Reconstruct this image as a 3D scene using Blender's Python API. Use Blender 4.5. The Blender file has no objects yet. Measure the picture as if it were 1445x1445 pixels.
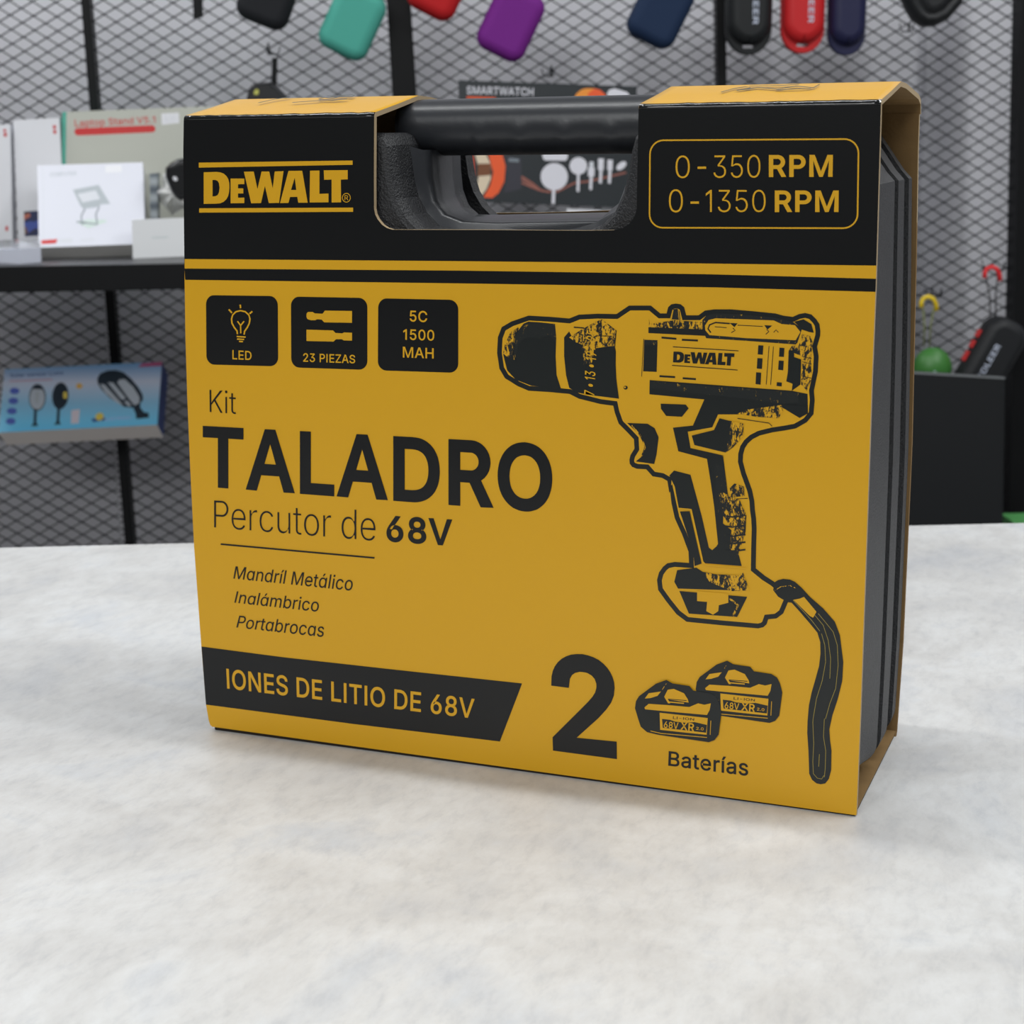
import bpy, bmesh, math, random
from mathutils import Vector, Matrix
from mathutils.geometry import tessellate_polygon
random.seed(7)
SC = bpy.context.scene
COL = SC.collection

# ------------------------------------------------------------------ camera
CAM = Vector((0.4914, -0.76396, 0.32468)); YAW, PIT, ROL, FPX = 0.38367, 0.22213, 0.01442, 2366.28
_f = Vector((-math.sin(YAW)*math.cos(PIT), math.cos(YAW)*math.cos(PIT), -math.sin(PIT)))
_r = Vector((math.cos(YAW), math.sin(YAW), 0)); _d = _f.cross(_r)
RT = math.cos(ROL)*_r + math.sin(ROL)*_d
DN = -math.sin(ROL)*_r + math.cos(ROL)*_d
FW = _f
cam = bpy.data.cameras.new('camera'); camo = bpy.data.objects.new('camera', cam); COL.objects.link(camo)
camo.matrix_world = Matrix(((RT.x, -DN.x, -FW.x, CAM.x), (RT.y, -DN.y, -FW.y, CAM.y), (RT.z, -DN.z, -FW.z, CAM.z), (0, 0, 0, 1)))
cam.sensor_width = 36; cam.lens = FPX/1445*36; cam.clip_start = 0.02
cam.dof.use_dof = True; cam.dof.focus_distance = 0.83; cam.dof.aperture_fstop = 19.0
SC.camera = camo

# ------------------------------------------------------------------ world, lights, exposure
w = bpy.data.worlds.new('world'); SC.world = w; w.use_nodes = True
w.node_tree.nodes['Background'].inputs[0].default_value = (0.93, 0.96, 1, 1)
w.node_tree.nodes['Background'].inputs[1].default_value = 0.17
def area(name, loc, target, sx, sy, power, col=(.985, 1, 1)):
    l = bpy.data.lights.new(name, 'AREA'); l.shape = 'RECTANGLE'; l.size = sx; l.size_y = sy; l.energy = power; l.color = col
    o = bpy.data.objects.new(name, l); COL.objects.link(o); o.location = loc
    o.rotation_euler = (Vector(target)-Vector(loc)).to_track_quat('-Z', 'Y').to_euler()
    return o
area('ceiling_lamp', (0.1, 0.12, 1.75), (0.1, 0.12, 0), 1.8, 0.06, 21)
area('ceiling_lamp', (-1.6, 0.7, 1.75), (-1.6, 0.9, 0), 0.15, 1.6, 21)
area('ceiling_lamp', (1.8, 0.4, 1.75), (1.7, 0.5, 0), 0.15, 1.6, 35)
area('ceiling_lamp', (1.2, 1.9, 1.75), (1.0, 2.0, 0), 0.5, 1.0, 9)
area('ceiling_lamp', (0.2, -2.5, 1.75), (0.0, -1.2, 0), 2.4, 0.9, 60)
SC.view_settings.view_transform = 'Standard'; SC.view_settings.look = 'None'
SC.view_settings.exposure = -0.30; SC.view_settings.gamma = 1.0; SC.view_settings.use_curve_mapping = False

# ------------------------------------------------------------------ helpers
def ray(px, py): return FW + RT*((px-723)/FPX) + DN*((py-723)/FPX)
def on(px, py, p0, n):                                    # point where a sight line meets a plane
    d = ray(px, py); return CAM + d*((Vector(p0)-CAM).dot(n)/d.dot(n))
def at_depth(px, py, z): return CAM + ray(px, py)*z
WA = math.radians(24.4)
E1 = Vector((math.cos(WA), math.sin(WA), 0)); WN = Vector((math.sin(WA), -math.cos(WA), 0)); UP = Vector((0, 0, 1))
RACK0 = at_depth(723, 400, 2.55)
def bg(px, py, n=0.0): return on(px, py, RACK0 + WN*n, WN)     # point on a plane n metres in front of the rack
def srgb(c):
    return tuple(((v/255)/12.92 if v/255 <= .04045 else ((v/255+.055)/1.055)**2.4) for v in c)
MATS = {}
def mat(name, c, rough=.5, spec=.5, bump=0, bscale=300, var=0, vscale=20, metal=0, coat=0, trans=0, alpha=1):
    if name in MATS: return MATS[name]
    m = bpy.data.materials.new(name); m.use_nodes = True; nt = m.node_tree; b = nt.nodes['Principled BSDF']
    c = srgb(c)
    b.inputs['Base Color'].default_value = (*c, 1); b.inputs['Roughness'].default_value = rough
    b.inputs['Specular IOR Level'].default_value = spec; b.inputs['Metallic'].default_value = metal
    b.inputs['Coat Weight'].default_value = coat; b.inputs['Transmission Weight'].default_value = trans; b.inputs['Alpha'].default_value = alpha
    tc = nt.nodes.new('ShaderNodeTexCoord')
    if var:
        n = nt.nodes.new('ShaderNodeTexNoise'); n.inputs['Scale'].default_value = vscale; n.inputs['Detail'].default_value = 4
        nt.links.new(tc.outputs['Object'], n.inputs['Vector'])
        mx = nt.nodes.new('ShaderNodeMix'); mx.data_type = 'RGBA'
        mx.inputs[6].default_value = (*[v*(1-var) for v in c], 1); mx.inputs[7].default_value = (*[min(1, v*(1+var)) for v in c], 1)
        nt.links.new(n.outputs['Fac'], mx.inputs[0]); nt.links.new(mx.outputs[2], b.inputs['Base Color'])
    if bump:
        n2 = nt.nodes.new('ShaderNodeTexNoise'); n2.inputs['Scale'].default_value = bscale; n2.inputs['Detail'].default_value = 3
        nt.links.new(tc.outputs['Object'], n2.inputs['Vector'])
        bp = nt.nodes.new('ShaderNodeBump'); bp.inputs['Strength'].default_value = bump; bp.inputs['Distance'].default_value = .001
        nt.links.new(n2.outputs['Fac'], bp.inputs['Height']); nt.links.new(bp.outputs['Normal'], b.inputs['Normal'])
    MATS[name] = m; return m

def area2(p):
    return sum(p[i][0]*p[(i+1) % len(p)][1]-p[(i+1) % len(p)][0]*p[i][1] for i in range(len(p)))/2
def inset(p, d):                                          # move a 2D loop inwards by d
    n = len(p); s = 1 if area2(p) > 0 else -1; out = []
    for i in range(n):
        a, b, c = Vector(p[i-1]), Vector(p[i]), Vector(p[(i+1) % n])
        e1 = (b-a).normalized() if (b-a).length > 1e-9 else Vector((1, 0)); e2 = (c-b).normalized() if (c-b).length > 1e-9 else e1
        n1 = Vector((-e1.y, e1.x))*s; n2 = Vector((-e2.y, e2.x))*s
        m = n1+n2; L = m.length
        m = n1 if L < 1e-6 else m/L
        k = min(1.6, 1/max(.3, m.dot(n1)))
        out.append(tuple(b+m*d*k))
    return out
def rrect2(w, h, r, n=6):                                 # rounded rectangle loop about the origin
    r = min(r, w/2, h/2); o = []
    for cx, cy, a0 in ((w/2-r, h/2-r, 0), (-w/2+r, h/2-r, 90), (-w/2+r, -h/2+r, 180), (w/2-r, -h/2+r, 270)):
        for k in range(n+1):
            a = math.radians(a0+90*k/n); o.append((cx+r*math.cos(a), cy+r*math.sin(a)))
    return o

class MB:                                                 # collects faces, builds ONE mesh object
    def __init__(s): s.v = []; s.f = []; s.m = []; s.mats = []; s.sm = []
    def mi(s, m):
        if m not in s.mats: s.mats.append(m)
        return s.mats.index(m)
    def add(s, vs, fs, m, smooth=False):
        k = len(s.v); s.v += [Vector(v) for v in vs]; i = s.mi(m)
        for f in fs: s.f.append([k+j for j in f]); s.m.append(i); s.sm.append(smooth)
    def quad(s, a, b, c, d, m): s.add([a, b, c, d], [(0, 1, 2, 3)], m)
    def poly(s, pts, m, holes=()):                        # planar polygon with holes
        loops = [[Vector(p) for p in pts]]+[[Vector(p) for p in h] for h in holes]
        flat = [p for l in loops for p in l]
        s.add(flat, [tuple(t) for t in tessellate_polygon(loops)], m)
    def box(s, c, ax, ay, az, sx, sy, sz, m):
        c = Vector(c); vs = [c+ax*(sx*i)+ay*(sy*j)+az*(sz*k) for i in (-.5, .5) for j in (-.5, .5) for k in (-.5, .5)]
        s.add(vs, [(0, 1, 3, 2), (4, 6, 7, 5), (0, 4, 5, 1), (2, 3, 7, 6), (0, 2, 6, 4), (1, 5, 7, 3)], m)
    def abox(s, lo, hi, m):
        c = (Vector(lo)+Vector(hi))/2; d = Vector(hi)-Vector(lo)
        s.box(c, Vector((1, 0, 0)), Vector((0, 1, 0)), UP, d.x, d.y, d.z, m)
    def loft(s, rings, m, cap0=False, cap1=False, closed=True, smooth=False):
        n = len(rings[0]); vs = [p for r in rings for p in r]; fs = []
        for i in range(len(rings)-1):
            for j in range(n if closed else n-1):
                a = i*n+j; b = i*n+(j+1) % n; fs.append((a, b, b+n, a+n))
        s.add(vs, fs, m, smooth)
        if cap0: s.poly(rings[0], m)
        if cap1: s.poly(rings[-1], m)
    def tube(s, pts, r, m, n=6, smooth=True):
        pts = [Vector(p) for p in pts]; rings = []
        t0 = None
        for i, p in enumerate(pts):
            t = (pts[min(i+1, len(pts)-1)]-pts[max(i-1, 0)]).normalized()
            ref = UP if abs(t.z) < .9 else Vector((0, 1, 0))
            a = t.cross(ref).normalized(); b = t.cross(a)
            if t0 is not None and a.dot(t0) < 0: a = -a; b = -b
            t0 = a
            rr = r[i] if isinstance(r, (list, tuple)) else r
            rings.append([p+a*rr*math.cos(2*math.pi*k/n)+b*rr*math.sin(2*math.pi*k/n) for k in range(n)])
        s.loft(rings, m, True, True, smooth=smooth)
    def build(s, name, parent=None, weld=True):
        me = bpy.data.meshes.new(name)
        org = parent['_org'] if parent is not None and '_org' in parent else (0, 0, 0)
        org = Vector(org)
        me.from_pydata([v-org for v in s.v], [], s.f)
        for m in s.mats: me.materials.append(m)
        me.polygons.foreach_set('material_index', s.m); me.polygons.foreach_set('use_smooth', s.sm)
        bm = bmesh.new(); bm.from_mesh(me)
        if weld: bmesh.ops.remove_doubles(bm, verts=bm.verts, dist=1e-5)
        bmesh.ops.recalc_face_normals(bm, faces=bm.faces); bm.to_mesh(me); bm.free(); me.update()
        o = bpy.data.objects.new(name, me); COL.objects.link(o)
        if parent is not None:
            o.parent = parent; o['_org'] = list(org)
        return o
def thing(name, label, cat, org=(0, 0, 0), group=None):
    o = bpy.data.objects.new(name, None); COL.objects.link(o); o.location = org; o.empty_display_size = .02
    o['_org'] = list(org); o['label'] = label; o['category'] = cat
    if group: o['group'] = group
    return o
def tag(o, label, cat, group=None):
    o['label'] = label; o['category'] = cat
    if group: o['group'] = group
    return o
def struct(o): o['kind'] = 'structure'; return o

GLYPHS = {
 ' ': (188, ''),
 '-': (453, '337,244 337,188 114,188 114,244'),
 '.': (188, '95,-4 83,-3 73,1 63,9 55,18 51,29 50,41 51,53 55,64 63,73 73,81 83,85 95,87 107,85 118,81 128,73 135,64 140,53 141,41 140,29 135,18 128,9 118,1 107,-3'),
 '0': (453, '227,-7 191,-3 158,7 130,24 105,48 85,77 69,113 61,138 55,164 51,192 49,222 48,254 49,286 51,316 55,344 61,370 69,395 85,431 106,461 130,484 159,502 191,512 227,516 262,512 295,502 323,484 348,461 368,431 384,395 392,370 398,344 402,316 404,286 405,254 404,222 402,192 398,164 392,138 384,113 368,77 348,48 323,24 295,7 263,-3|227,50 250,52 271,60 290,74 306,92 320,116 330,144 338,176 342,213 344,254 342,295 338,332 330,365 320,393 306,416 290,435 271,449 250,457 227,460 203,457 182,449 163,435 147,416 134,393 123,365 115,332 111,295 109,254 111,213 115,176 123,144 134,116 147,92 163,74 182,60 203,52'),
 '1': (330, '160,0 225,0 225,509 176,509 50,424 50,352 160,420'),
 '2': (453, '64,0 64,47 234,229 268,266 294,298 311,327 319,356 320,371 319,389 308,419 287,441 258,455 241,458 205,458 172,447 148,427 132,398 127,362 66,362 68,391 75,418 86,442 102,464 121,482 143,496 168,507 196,513 225,516 254,513 281,507 306,497 328,482 346,465 361,445 372,423 379,398 381,372 377,336 363,299 336,259 294,209 153,57 389,57 389,0'),
 '3': (453, '218,-7 188,-5 159,1 133,10 108,22 88,38 70,57 57,79 48,104 44,132 109,132 112,115 118,100 126,87 137,76 150,66 165,59 182,54 200,51 219,50 239,51 258,55 275,61 291,69 304,80 315,93 323,108 328,125 329,145 328,163 323,180 316,196 306,211 292,223 275,234 254,241 229,246 201,248 157,248 157,299 288,448 288,452 70,452 70,509 372,509 372,461 211,278 211,289 247,290 279,286 308,276 333,262 354,244 371,222 383,198 391,173 393,145 390,116 383,90 370,66 354,45 333,27 309,12 281,2 251,-5'),
 '5': (453, '221,-7 192,-5 165,1 140,11 118,25 99,41 83,60 71,82 63,105 60,130 122,130 125,115 130,102 138,89 148,78 160,68 173,60 188,54 204,51 221,50 241,51 259,56 276,64 291,75 304,89 314,104 322,122 326,141 328,162 326,183 321,203 314,221 303,237 290,251 275,262 257,270 238,275 218,277 201,276 184,273 167,268 152,262 139,255 128,246 67,253 96,509 366,509 366,452 151,452 134,301 136,301 148,311 162,318 178,325 194,330 212,333 229,334 252,332 274,328 294,321 313,311 330,299 345,285 358,269 370,251 379,231 386,210 390,187 391,163 388,132 381,102 369,76 352,52 332,32 309,15 282,3 253,-4'),
 '6': (453, '226,-7 196,-4 168,3 142,15 119,31 100,51 84,74 73,101 66,130 64,162 65,187 71,212 80,239 93,268 112,302 137,340 252,509 322,509 151,261 145,261 151,270 157,279 165,288 174,295 184,302 196,307 208,311 221,313 235,314 265,312 291,305 316,295 337,280 355,262 370,240 380,215 387,187 389,157 387,127 379,98 368,73 352,50 333,30 310,14 284,3 257,-4|226,48 245,50 263,55 279,63 293,73 304,86 314,101 322,119 326,137 327,157 326,178 322,196 314,213 304,228 293,241 279,251 263,259 245,264 226,265 207,264 190,259 174,252 160,241 148,229 138,214 131,197 126,179 125,158 126,138 131,119 138,102 148,86 160,73 174,63 190,55 207,50'),
 '7': (453, '97,0 323,448 323,452 62,452 62,509 391,509 391,449 165,0'),
 '8': (453, '226,-7 193,-5 163,1 136,11 111,25 91,42 74,62 62,84 54,109 52,135 53,156 58,176 65,195 75,212 87,228 101,241 117,252 134,260 153,265 153,267 129,276 109,289 93,308 80,330 73,354 70,380 73,405 79,429 90,450 106,469 124,485 146,498 170,508 197,514 226,516 255,514 282,508 306,498 328,485 346,469 361,450 373,429 379,405 382,380 379,354 372,330 359,308 343,289 323,276 300,267 300,265 319,260 335,252 351,241 365,228 377,212 387,195 395,176 399,156 401,135 398,109 391,84 378,62 362,42 341,25 317,11 289,1 259,-5|226,49 248,50 267,54 285,60 300,69 313,79 323,91 331,106 335,121 337,139 335,157 330,173 322,189 312,202 298,213 283,223 265,230 247,234 226,235 206,234 187,230 169,223 154,213 140,202 130,189 122,173 117,157 115,139 117,121 121,106 129,91 139,79 152,69 167,60 185,54 205,50|226,290 244,291 260,294 274,300 287,308 298,318 307,330 314,344 318,359 319,376 318,392 314,407 308,420 299,432 288,442 275,449 260,455 244,459 226,460 208,459 192,455 177,449 164,442 153,432 145,420 138,407 134,392 133,376 134,359 138,344 145,330 154,318 165,308 178,300 193,294 209,291'),
 '9': (453, '226,516 256,513 285,506 310,494 333,478 352,458 368,434 380,408 387,378 389,347 387,322 382,296 373,270 359,240 340,207 315,168 200,0 130,0 301,248 307,248 302,238 295,229 287,221 278,214 268,207 257,202 245,198 232,195 218,195 188,197 161,203 137,214 116,229 98,247 83,269 72,294 66,321 64,352 66,382 73,411 85,436 101,459 120,479 143,494 168,506 196,513|226,460 207,459 190,454 174,446 160,435 148,423 138,407 131,390 127,372 125,352 127,331 131,313 138,295 148,280 160,268 174,257 190,250 207,245 226,243 245,245 263,249 279,257 293,267 305,280 314,295 322,312 326,330 327,350 326,371 322,390 314,407 305,422 293,435 279,446 263,454 245,459'),
 'A': (480, '16,0 201,509 278,509 463,0 395,0 240,440 85,0|112,142 112,199 368,199 368,142'),
 'B': (456, '60,0 60,509 241,509 274,507 304,501 329,491 350,477 367,461 381,442 390,421 396,398 398,374 397,353 393,336 387,320 378,307 368,295 356,286 343,278 329,272 315,267 315,262 331,260 347,254 363,245 378,234 391,220 402,203 411,184 416,161 418,136 416,111 410,88 400,67 386,48 368,31 344,18 317,8 284,2 247,0|125,57 245,57 281,60 309,67 330,80 344,96 353,115 355,137 354,153 350,169 342,184 333,197 320,209 306,218 289,225 269,229 248,231 125,231|125,285 238,285 256,287 273,290 288,296 302,304 314,314 323,326 330,340 335,355 336,372 333,393 326,412 313,429 294,442 270,449 240,452 125,452'),
 'C': (510, '267,-7 242,-6 217,-2 194,5 171,13 150,25 131,39 113,55 97,73 82,93 70,115 59,140 51,166 45,193 41,223 40,254 41,285 45,315 51,343 59,369 70,393 82,415 97,436 113,454 131,470 150,484 171,495 194,504 217,510 242,514 267,516 293,514 317,511 340,504 362,496 383,485 402,471 419,456 435,438 448,418 459,397 467,373 473,348 408,348 404,365 397,380 389,395 380,407 369,418 357,428 344,437 330,444 315,449 300,453 284,455 267,456 237,453 209,445 184,432 161,414 141,391 125,364 113,332 106,295 103,254 106,213 113,177 125,145 141,117 161,94 184,76 210,63 237,56 267,53 284,54 300,56 315,60 330,65 344,72 357,81 369,90 380,102 389,114 397,128 404,144 408,160 473,160 467,135 459,112 448,91 435,71 420,53 402,38 383,24 363,13 341,5 317,-2 293,-6'),
 'D': (502, '219,0 96,0 96,57 215,57 254,60 288,68 318,81 343,99 363,122 379,149 390,181 397,216 399,255 397,294 390,329 379,361 364,388 344,410 320,428 291,441 258,449 221,452 93,452 93,509 225,509 254,507 281,504 307,498 331,489 353,478 385,455 412,426 433,391 444,367 451,342 457,315 460,286 462,255 460,224 457,195 451,168 443,142 433,119 421,97 406,77 390,60 371,44 351,31 328,20 303,11 277,5 249,1|125,509 125,0 60,0 60,509'),
 'E': (419, '60,0 60,509 372,509 372,452 125,452 125,286 355,286 355,229 125,229 125,57 375,57 375,0'),
 'H': (517, '60,0 60,509 125,509 125,289 392,289 392,509 457,509 457,0 392,0 392,232 125,232 125,0'),
 'I': (199, '67,0 67,509 132,509 132,0'),
 'K': (467, '104,145 104,216 116,231 128,246 139,261 151,275 162,289 174,303 187,317 199,331 212,344 364,509 448,509 231,276 228,276|60,0 60,509 125,509 125,334 124,225 125,193 125,0|372,0 188,259 228,309 449,0'),
 'L': (393, '60,0 60,509 125,509 125,57 361,57 361,0'),
 'M': (628, '60,0 60,509 152,509 314,86 476,509 568,509 568,0 504,0 504,420 342,0 286,0 125,420 125,0'),
 'N': (523, '60,0 60,509 136,509 399,110 399,509 463,509 463,0 387,0 125,396 125,0'),
 'O': (533, '267,-7 241,-6 217,-2 194,5 171,13 150,25 131,39 113,55 97,73 82,93 70,115 59,140 51,166 45,193 41,223 40,254 41,285 45,315 51,343 59,369 70,393 82,415 97,436 113,454 131,470 150,484 171,495 194,504 217,510 241,514 267,516 293,514 317,510 340,504 363,495 384,484 403,470 421,454 437,436 451,415 464,393 474,369 482,343 488,315 492,285 493,254 492,223 488,193 482,166 474,140 464,115 451,93 437,73 421,55 403,39 384,25 363,13 340,5 317,-2 293,-6|267,53 296,55 324,63 349,76 372,94 392,116 408,144 420,176 428,213 430,254 428,295 420,332 408,365 392,392 372,415 349,433 324,446 296,453 267,456 237,453 210,445 184,433 161,415 142,392 125,364 113,332 106,295 103,254 106,213 113,176 125,144 142,117 161,94 184,76 210,63 237,55'),
 'P': (440, '60,0 60,509 252,509 282,506 312,497 339,483 362,464 382,440 396,414 405,385 408,354 405,324 396,295 382,269 362,245 339,226 312,212 282,203 252,200 125,200 125,0|125,257 248,257 269,259 289,267 307,278 322,294 334,312 341,333 343,354 341,376 334,397 322,415 307,431 289,442 269,450 248,452 125,452'),
 'R': (452, '60,0 60,509 252,509 282,506 312,497 339,483 362,464 382,440 396,414 405,385 408,354 405,324 396,295 382,269 362,245 339,226 312,212 282,203 252,200 125,200 125,0|125,257 248,257 269,259 289,267 307,278 322,294 334,312 341,333 343,354 341,376 334,397 322,415 307,431 289,442 269,450 248,452 125,452|353,0 230,229 303,229 428,0'),
 'S': (447, '224,-9 188,-7 156,-1 128,9 102,23 81,40 64,60 51,83 42,109 38,137 104,137 108,118 114,102 123,88 136,76 150,66 166,59 185,53 204,50 224,49 246,50 267,54 286,60 303,69 317,79 329,92 338,106 344,122 346,139 344,154 340,168 332,179 322,189 310,197 296,205 280,211 263,217 245,222 184,239 145,253 112,269 86,289 67,313 56,341 52,372 54,400 62,425 75,448 92,468 113,484 138,498 165,508 195,514 227,516 259,514 289,508 316,498 340,484 360,468 377,449 390,427 398,403 401,378 337,378 332,402 320,421 302,437 280,449 254,456 225,459 204,457 185,454 167,448 152,440 139,430 129,418 121,405 117,391 115,376 117,359 122,345 131,334 142,324 155,315 169,308 184,302 198,297 212,293 264,279 279,275 295,270 312,264 328,256 344,248 359,238 372,226 384,213 395,198 402,180 407,161 408,139 406,112 399,87 386,64 370,43 349,25 323,11 294,0 261,-7'),
 'T': (449, '32,452 32,509 417,509 417,452 257,452 257,0 193,0 193,452'),
 'U': (517, '259,-8 220,-6 186,2 154,15 126,33 103,55 85,80 71,108 63,140 60,173 60,509 124,509 124,178 126,155 132,133 141,113 153,95 169,80 187,68 208,59 232,53 259,52 285,53 309,59 331,68 349,80 364,95 377,113 385,133 391,155 393,178 393,509 457,509 457,173 454,140 446,108 433,80 414,55 391,33 363,15 332,2 297,-6'),
 'V': (480, '204,0 16,509 84,509 241,66 395,509 463,509 278,0'),
 'W': (686, '155,0 16,509 82,509 193,85 306,509 380,509 493,85 603,509 670,509 530,0 455,0 343,425 230,0'),
 'X': (474, '18,0 217,284 217,236 29,509 104,509 178,400 188,386 196,373 204,361 211,350 217,340 223,329 230,318 236,305 243,292 232,292 239,305 246,317 252,329 258,339 265,350 272,361 280,373 288,386 298,400 374,509 446,509 259,239 259,287 456,0 382,0 292,129 283,142 275,154 268,165 262,175 256,185 250,195 244,206 237,218 230,231 244,231 238,219 231,207 225,196 219,186 213,176 206,166 199,155 191,143 182,129 91,0'),
 'Z': (438, '42,0 42,46 325,452 40,452 40,509 397,509 397,462 118,57 399,57 399,0'),
 'a': (389, '160,-9 137,-7 115,-3 94,5 76,15 60,29 48,45 38,63 32,84 30,108 32,128 36,146 43,161 53,174 64,184 78,193 92,200 108,206 125,211 143,214 161,217 178,220 200,223 218,225 234,227 247,229 257,231 265,235 271,240 274,246 276,255 276,257 275,272 272,285 267,297 260,307 251,315 240,322 227,327 212,330 196,331 178,330 163,327 149,322 137,316 127,309 118,301 110,292 104,283 100,274 41,291 51,313 64,331 79,346 95,358 114,368 133,375 153,380 173,383 194,384 208,384 223,382 239,379 255,375 271,369 286,360 300,350 312,336 322,320 330,301 335,278 337,251 337,0 277,0 277,52 272,52 267,43 260,34 252,25 242,16 229,8 215,1 199,-4 181,-7|170,45 192,47 211,51 228,59 242,68 254,80 263,93 270,108 274,122 276,138 276,190 272,187 267,184 259,182 251,180 241,178 231,176 221,174 210,173 200,171 175,168 161,166 147,163 134,159 122,153 112,147 103,139 97,130 93,118 92,105 93,93 96,82 102,72 109,64 119,57 130,52 142,48 156,46'),
 'b': (424, '229,-8 208,-7 189,-3 172,4 159,12 147,21 138,31 130,41 123,50 118,59 112,59 112,0 53,0 53,509 114,509 114,319 118,319 123,327 130,336 137,346 147,355 158,364 171,373 188,379 207,383 229,384 259,382 287,374 313,361 335,342 354,320 370,293 381,261 388,227 390,189 388,151 381,116 370,84 355,57 336,34 313,16 288,3 260,-6|220,47 242,49 262,55 279,66 294,80 306,97 316,117 323,139 327,163 328,189 327,215 323,239 316,261 307,281 295,298 280,311 262,322 243,328 220,330 198,328 178,322 161,312 147,299 134,282 125,263 118,241 114,216 113,189 114,162 118,138 125,115 135,95 147,78 162,65 179,55 198,49'),
 'c': (396, '207,-8 174,-5 144,3 117,16 93,35 72,58 56,85 44,116 37,150 34,187 37,225 44,260 56,291 72,318 93,341 117,360 144,374 174,382 207,384 226,384 243,381 260,377 276,371 291,364 305,356 318,346 330,335 340,322 349,308 356,293 362,277 303,262 300,272 295,281 290,289 284,297 278,304 270,311 261,316 252,321 242,325 231,328 220,329 207,330 184,328 163,321 145,310 130,296 118,278 108,258 102,236 98,212 96,187 98,163 102,139 108,117 118,97 130,80 145,66 163,55 184,49 207,46 220,47 232,49 243,52 253,55 262,60 271,66 279,73 285,80 292,89 297,98 301,107 304,117 363,102 357,86 350,70 341,56 331,43 319,32 306,21 292,12 277,5 261,-1 244,-5 226,-7'),
 'd': (424, '195,-8 165,-6 137,3 111,16 89,34 70,57 55,84 43,116 36,151 34,189 36,227 43,261 55,293 70,320 89,342 112,361 137,374 165,382 196,384 218,383 237,379 253,373 267,364 278,355 287,346 295,336 301,327 306,319 311,319 311,509 372,509 372,0 313,0 313,59 307,59 301,50 295,41 287,31 277,21 266,12 252,4 236,-3 217,-7|205,47 226,49 246,55 263,65 278,78 290,95 299,115 306,138 310,162 312,189 310,216 306,241 300,263 290,282 278,299 263,312 246,322 227,328 205,330 182,328 162,322 145,311 130,298 118,281 108,261 102,239 98,215 96,189 98,163 102,139 109,117 118,97 130,80 145,66 162,55 182,49'),
 'e': (404, '212,-8 177,-5 145,3 117,16 92,35 72,58 56,85 44,116 37,150 34,187 36,224 44,258 55,290 71,317 91,340 115,359 142,373 172,382 205,384 226,383 246,380 266,374 285,366 303,355 319,341 334,324 347,305 357,282 365,256 370,227 371,194 371,169 75,169 75,221 338,221 310,202 308,226 304,248 298,269 288,286 277,301 263,314 246,323 227,328 205,330 183,328 164,323 146,313 131,301 119,286 109,270 102,251 97,231 96,211 96,178 98,151 102,127 110,106 121,88 135,73 151,61 169,53 190,48 212,46 227,47 241,49 254,53 265,58 276,65 285,73 294,82 300,93 306,105 365,91 358,72 348,55 335,39 320,26 302,14 283,4 261,-3 237,-7'),
 'g': (425, '207,-151 180,-149 156,-146 134,-140 114,-132 97,-122 82,-110 70,-97 59,-84 51,-69 101,-41 107,-49 114,-57 122,-66 131,-74 142,-82 154,-88 169,-93 187,-96 207,-97 236,-95 261,-87 282,-75 298,-58 308,-34 311,-6 311,68 306,68 301,60 294,51 287,41 277,32 266,23 252,16 236,10 217,6 195,5 165,7 138,14 113,27 90,43 71,65 55,90 43,120 36,154 34,191 36,229 43,263 55,293 71,320 90,342 112,361 138,374 166,382 196,384 218,383 237,379 253,373 267,365 279,356 288,346 296,336 302,327 308,319 313,319 313,379 372,379 372,-9 370,-40 363,-67 350,-90 334,-109 314,-124 291,-136 265,-144 237,-149|205,59 227,61 246,66 264,75 278,87 290,103 300,121 307,142 311,166 312,193 311,219 307,242 300,264 291,283 279,299 264,312 247,322 227,328 205,330 182,328 163,322 145,312 130,298 118,282 109,262 102,241 98,218 96,193 98,167 102,144 109,123 118,104 131,88 145,76 163,66 183,61'),
 'h': (410, '114,227 114,0 53,0 53,509 114,509 114,287 102,287 116,319 132,344 152,362 175,374 200,382 227,384 252,383 275,377 295,369 313,356 328,340 341,321 350,298 355,271 357,240 357,0 296,0 296,235 293,263 286,286 273,304 256,318 235,326 210,329 192,328 176,324 161,317 147,308 136,297 126,283 119,266 115,248'),
 'i': (167, '53,0 53,379 114,379 114,0|84,443 73,444 63,448 54,455 47,463 43,472 41,483 43,494 47,504 54,512 63,518 73,522 84,524 95,522 105,518 114,512 121,504 125,494 126,483 125,472 121,463 114,455 105,448 95,444'),
 'l': (167, '53,0 53,524 114,524 114,0'),
 'm': (610, '53,0 53,379 112,379 112,295 108,295 114,314 122,331 132,346 144,358 158,368 172,376 187,382 203,385 219,386 245,383 268,375 287,361 303,342 314,320 321,295 312,295 318,312 326,329 337,343 350,356 364,366 381,375 398,381 417,385 437,386 458,385 478,380 497,372 514,361 529,346 541,328 550,307 555,283 557,255 557,0 496,0 496,254 493,279 485,298 473,313 456,323 438,329 419,330 402,329 387,326 374,320 363,312 353,302 345,290 340,277 336,263 335,247 335,0 274,0 274,260 272,280 265,297 253,311 238,322 220,328 199,330 185,329 171,326 158,320 145,312 135,302 126,289 119,274 115,257 114,238 114,0'),
 'n': (410, '114,227 114,0 53,0 53,379 112,379 112,287 102,287 116,319 132,344 152,362 175,374 200,382 227,384 252,383 275,377 295,369 313,356 328,340 341,321 350,298 355,271 357,240 357,0 296,0 296,235 293,263 286,286 273,304 256,318 235,326 210,329 192,328 176,324 161,317 147,308 136,297 126,283 119,266 115,248'),
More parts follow.
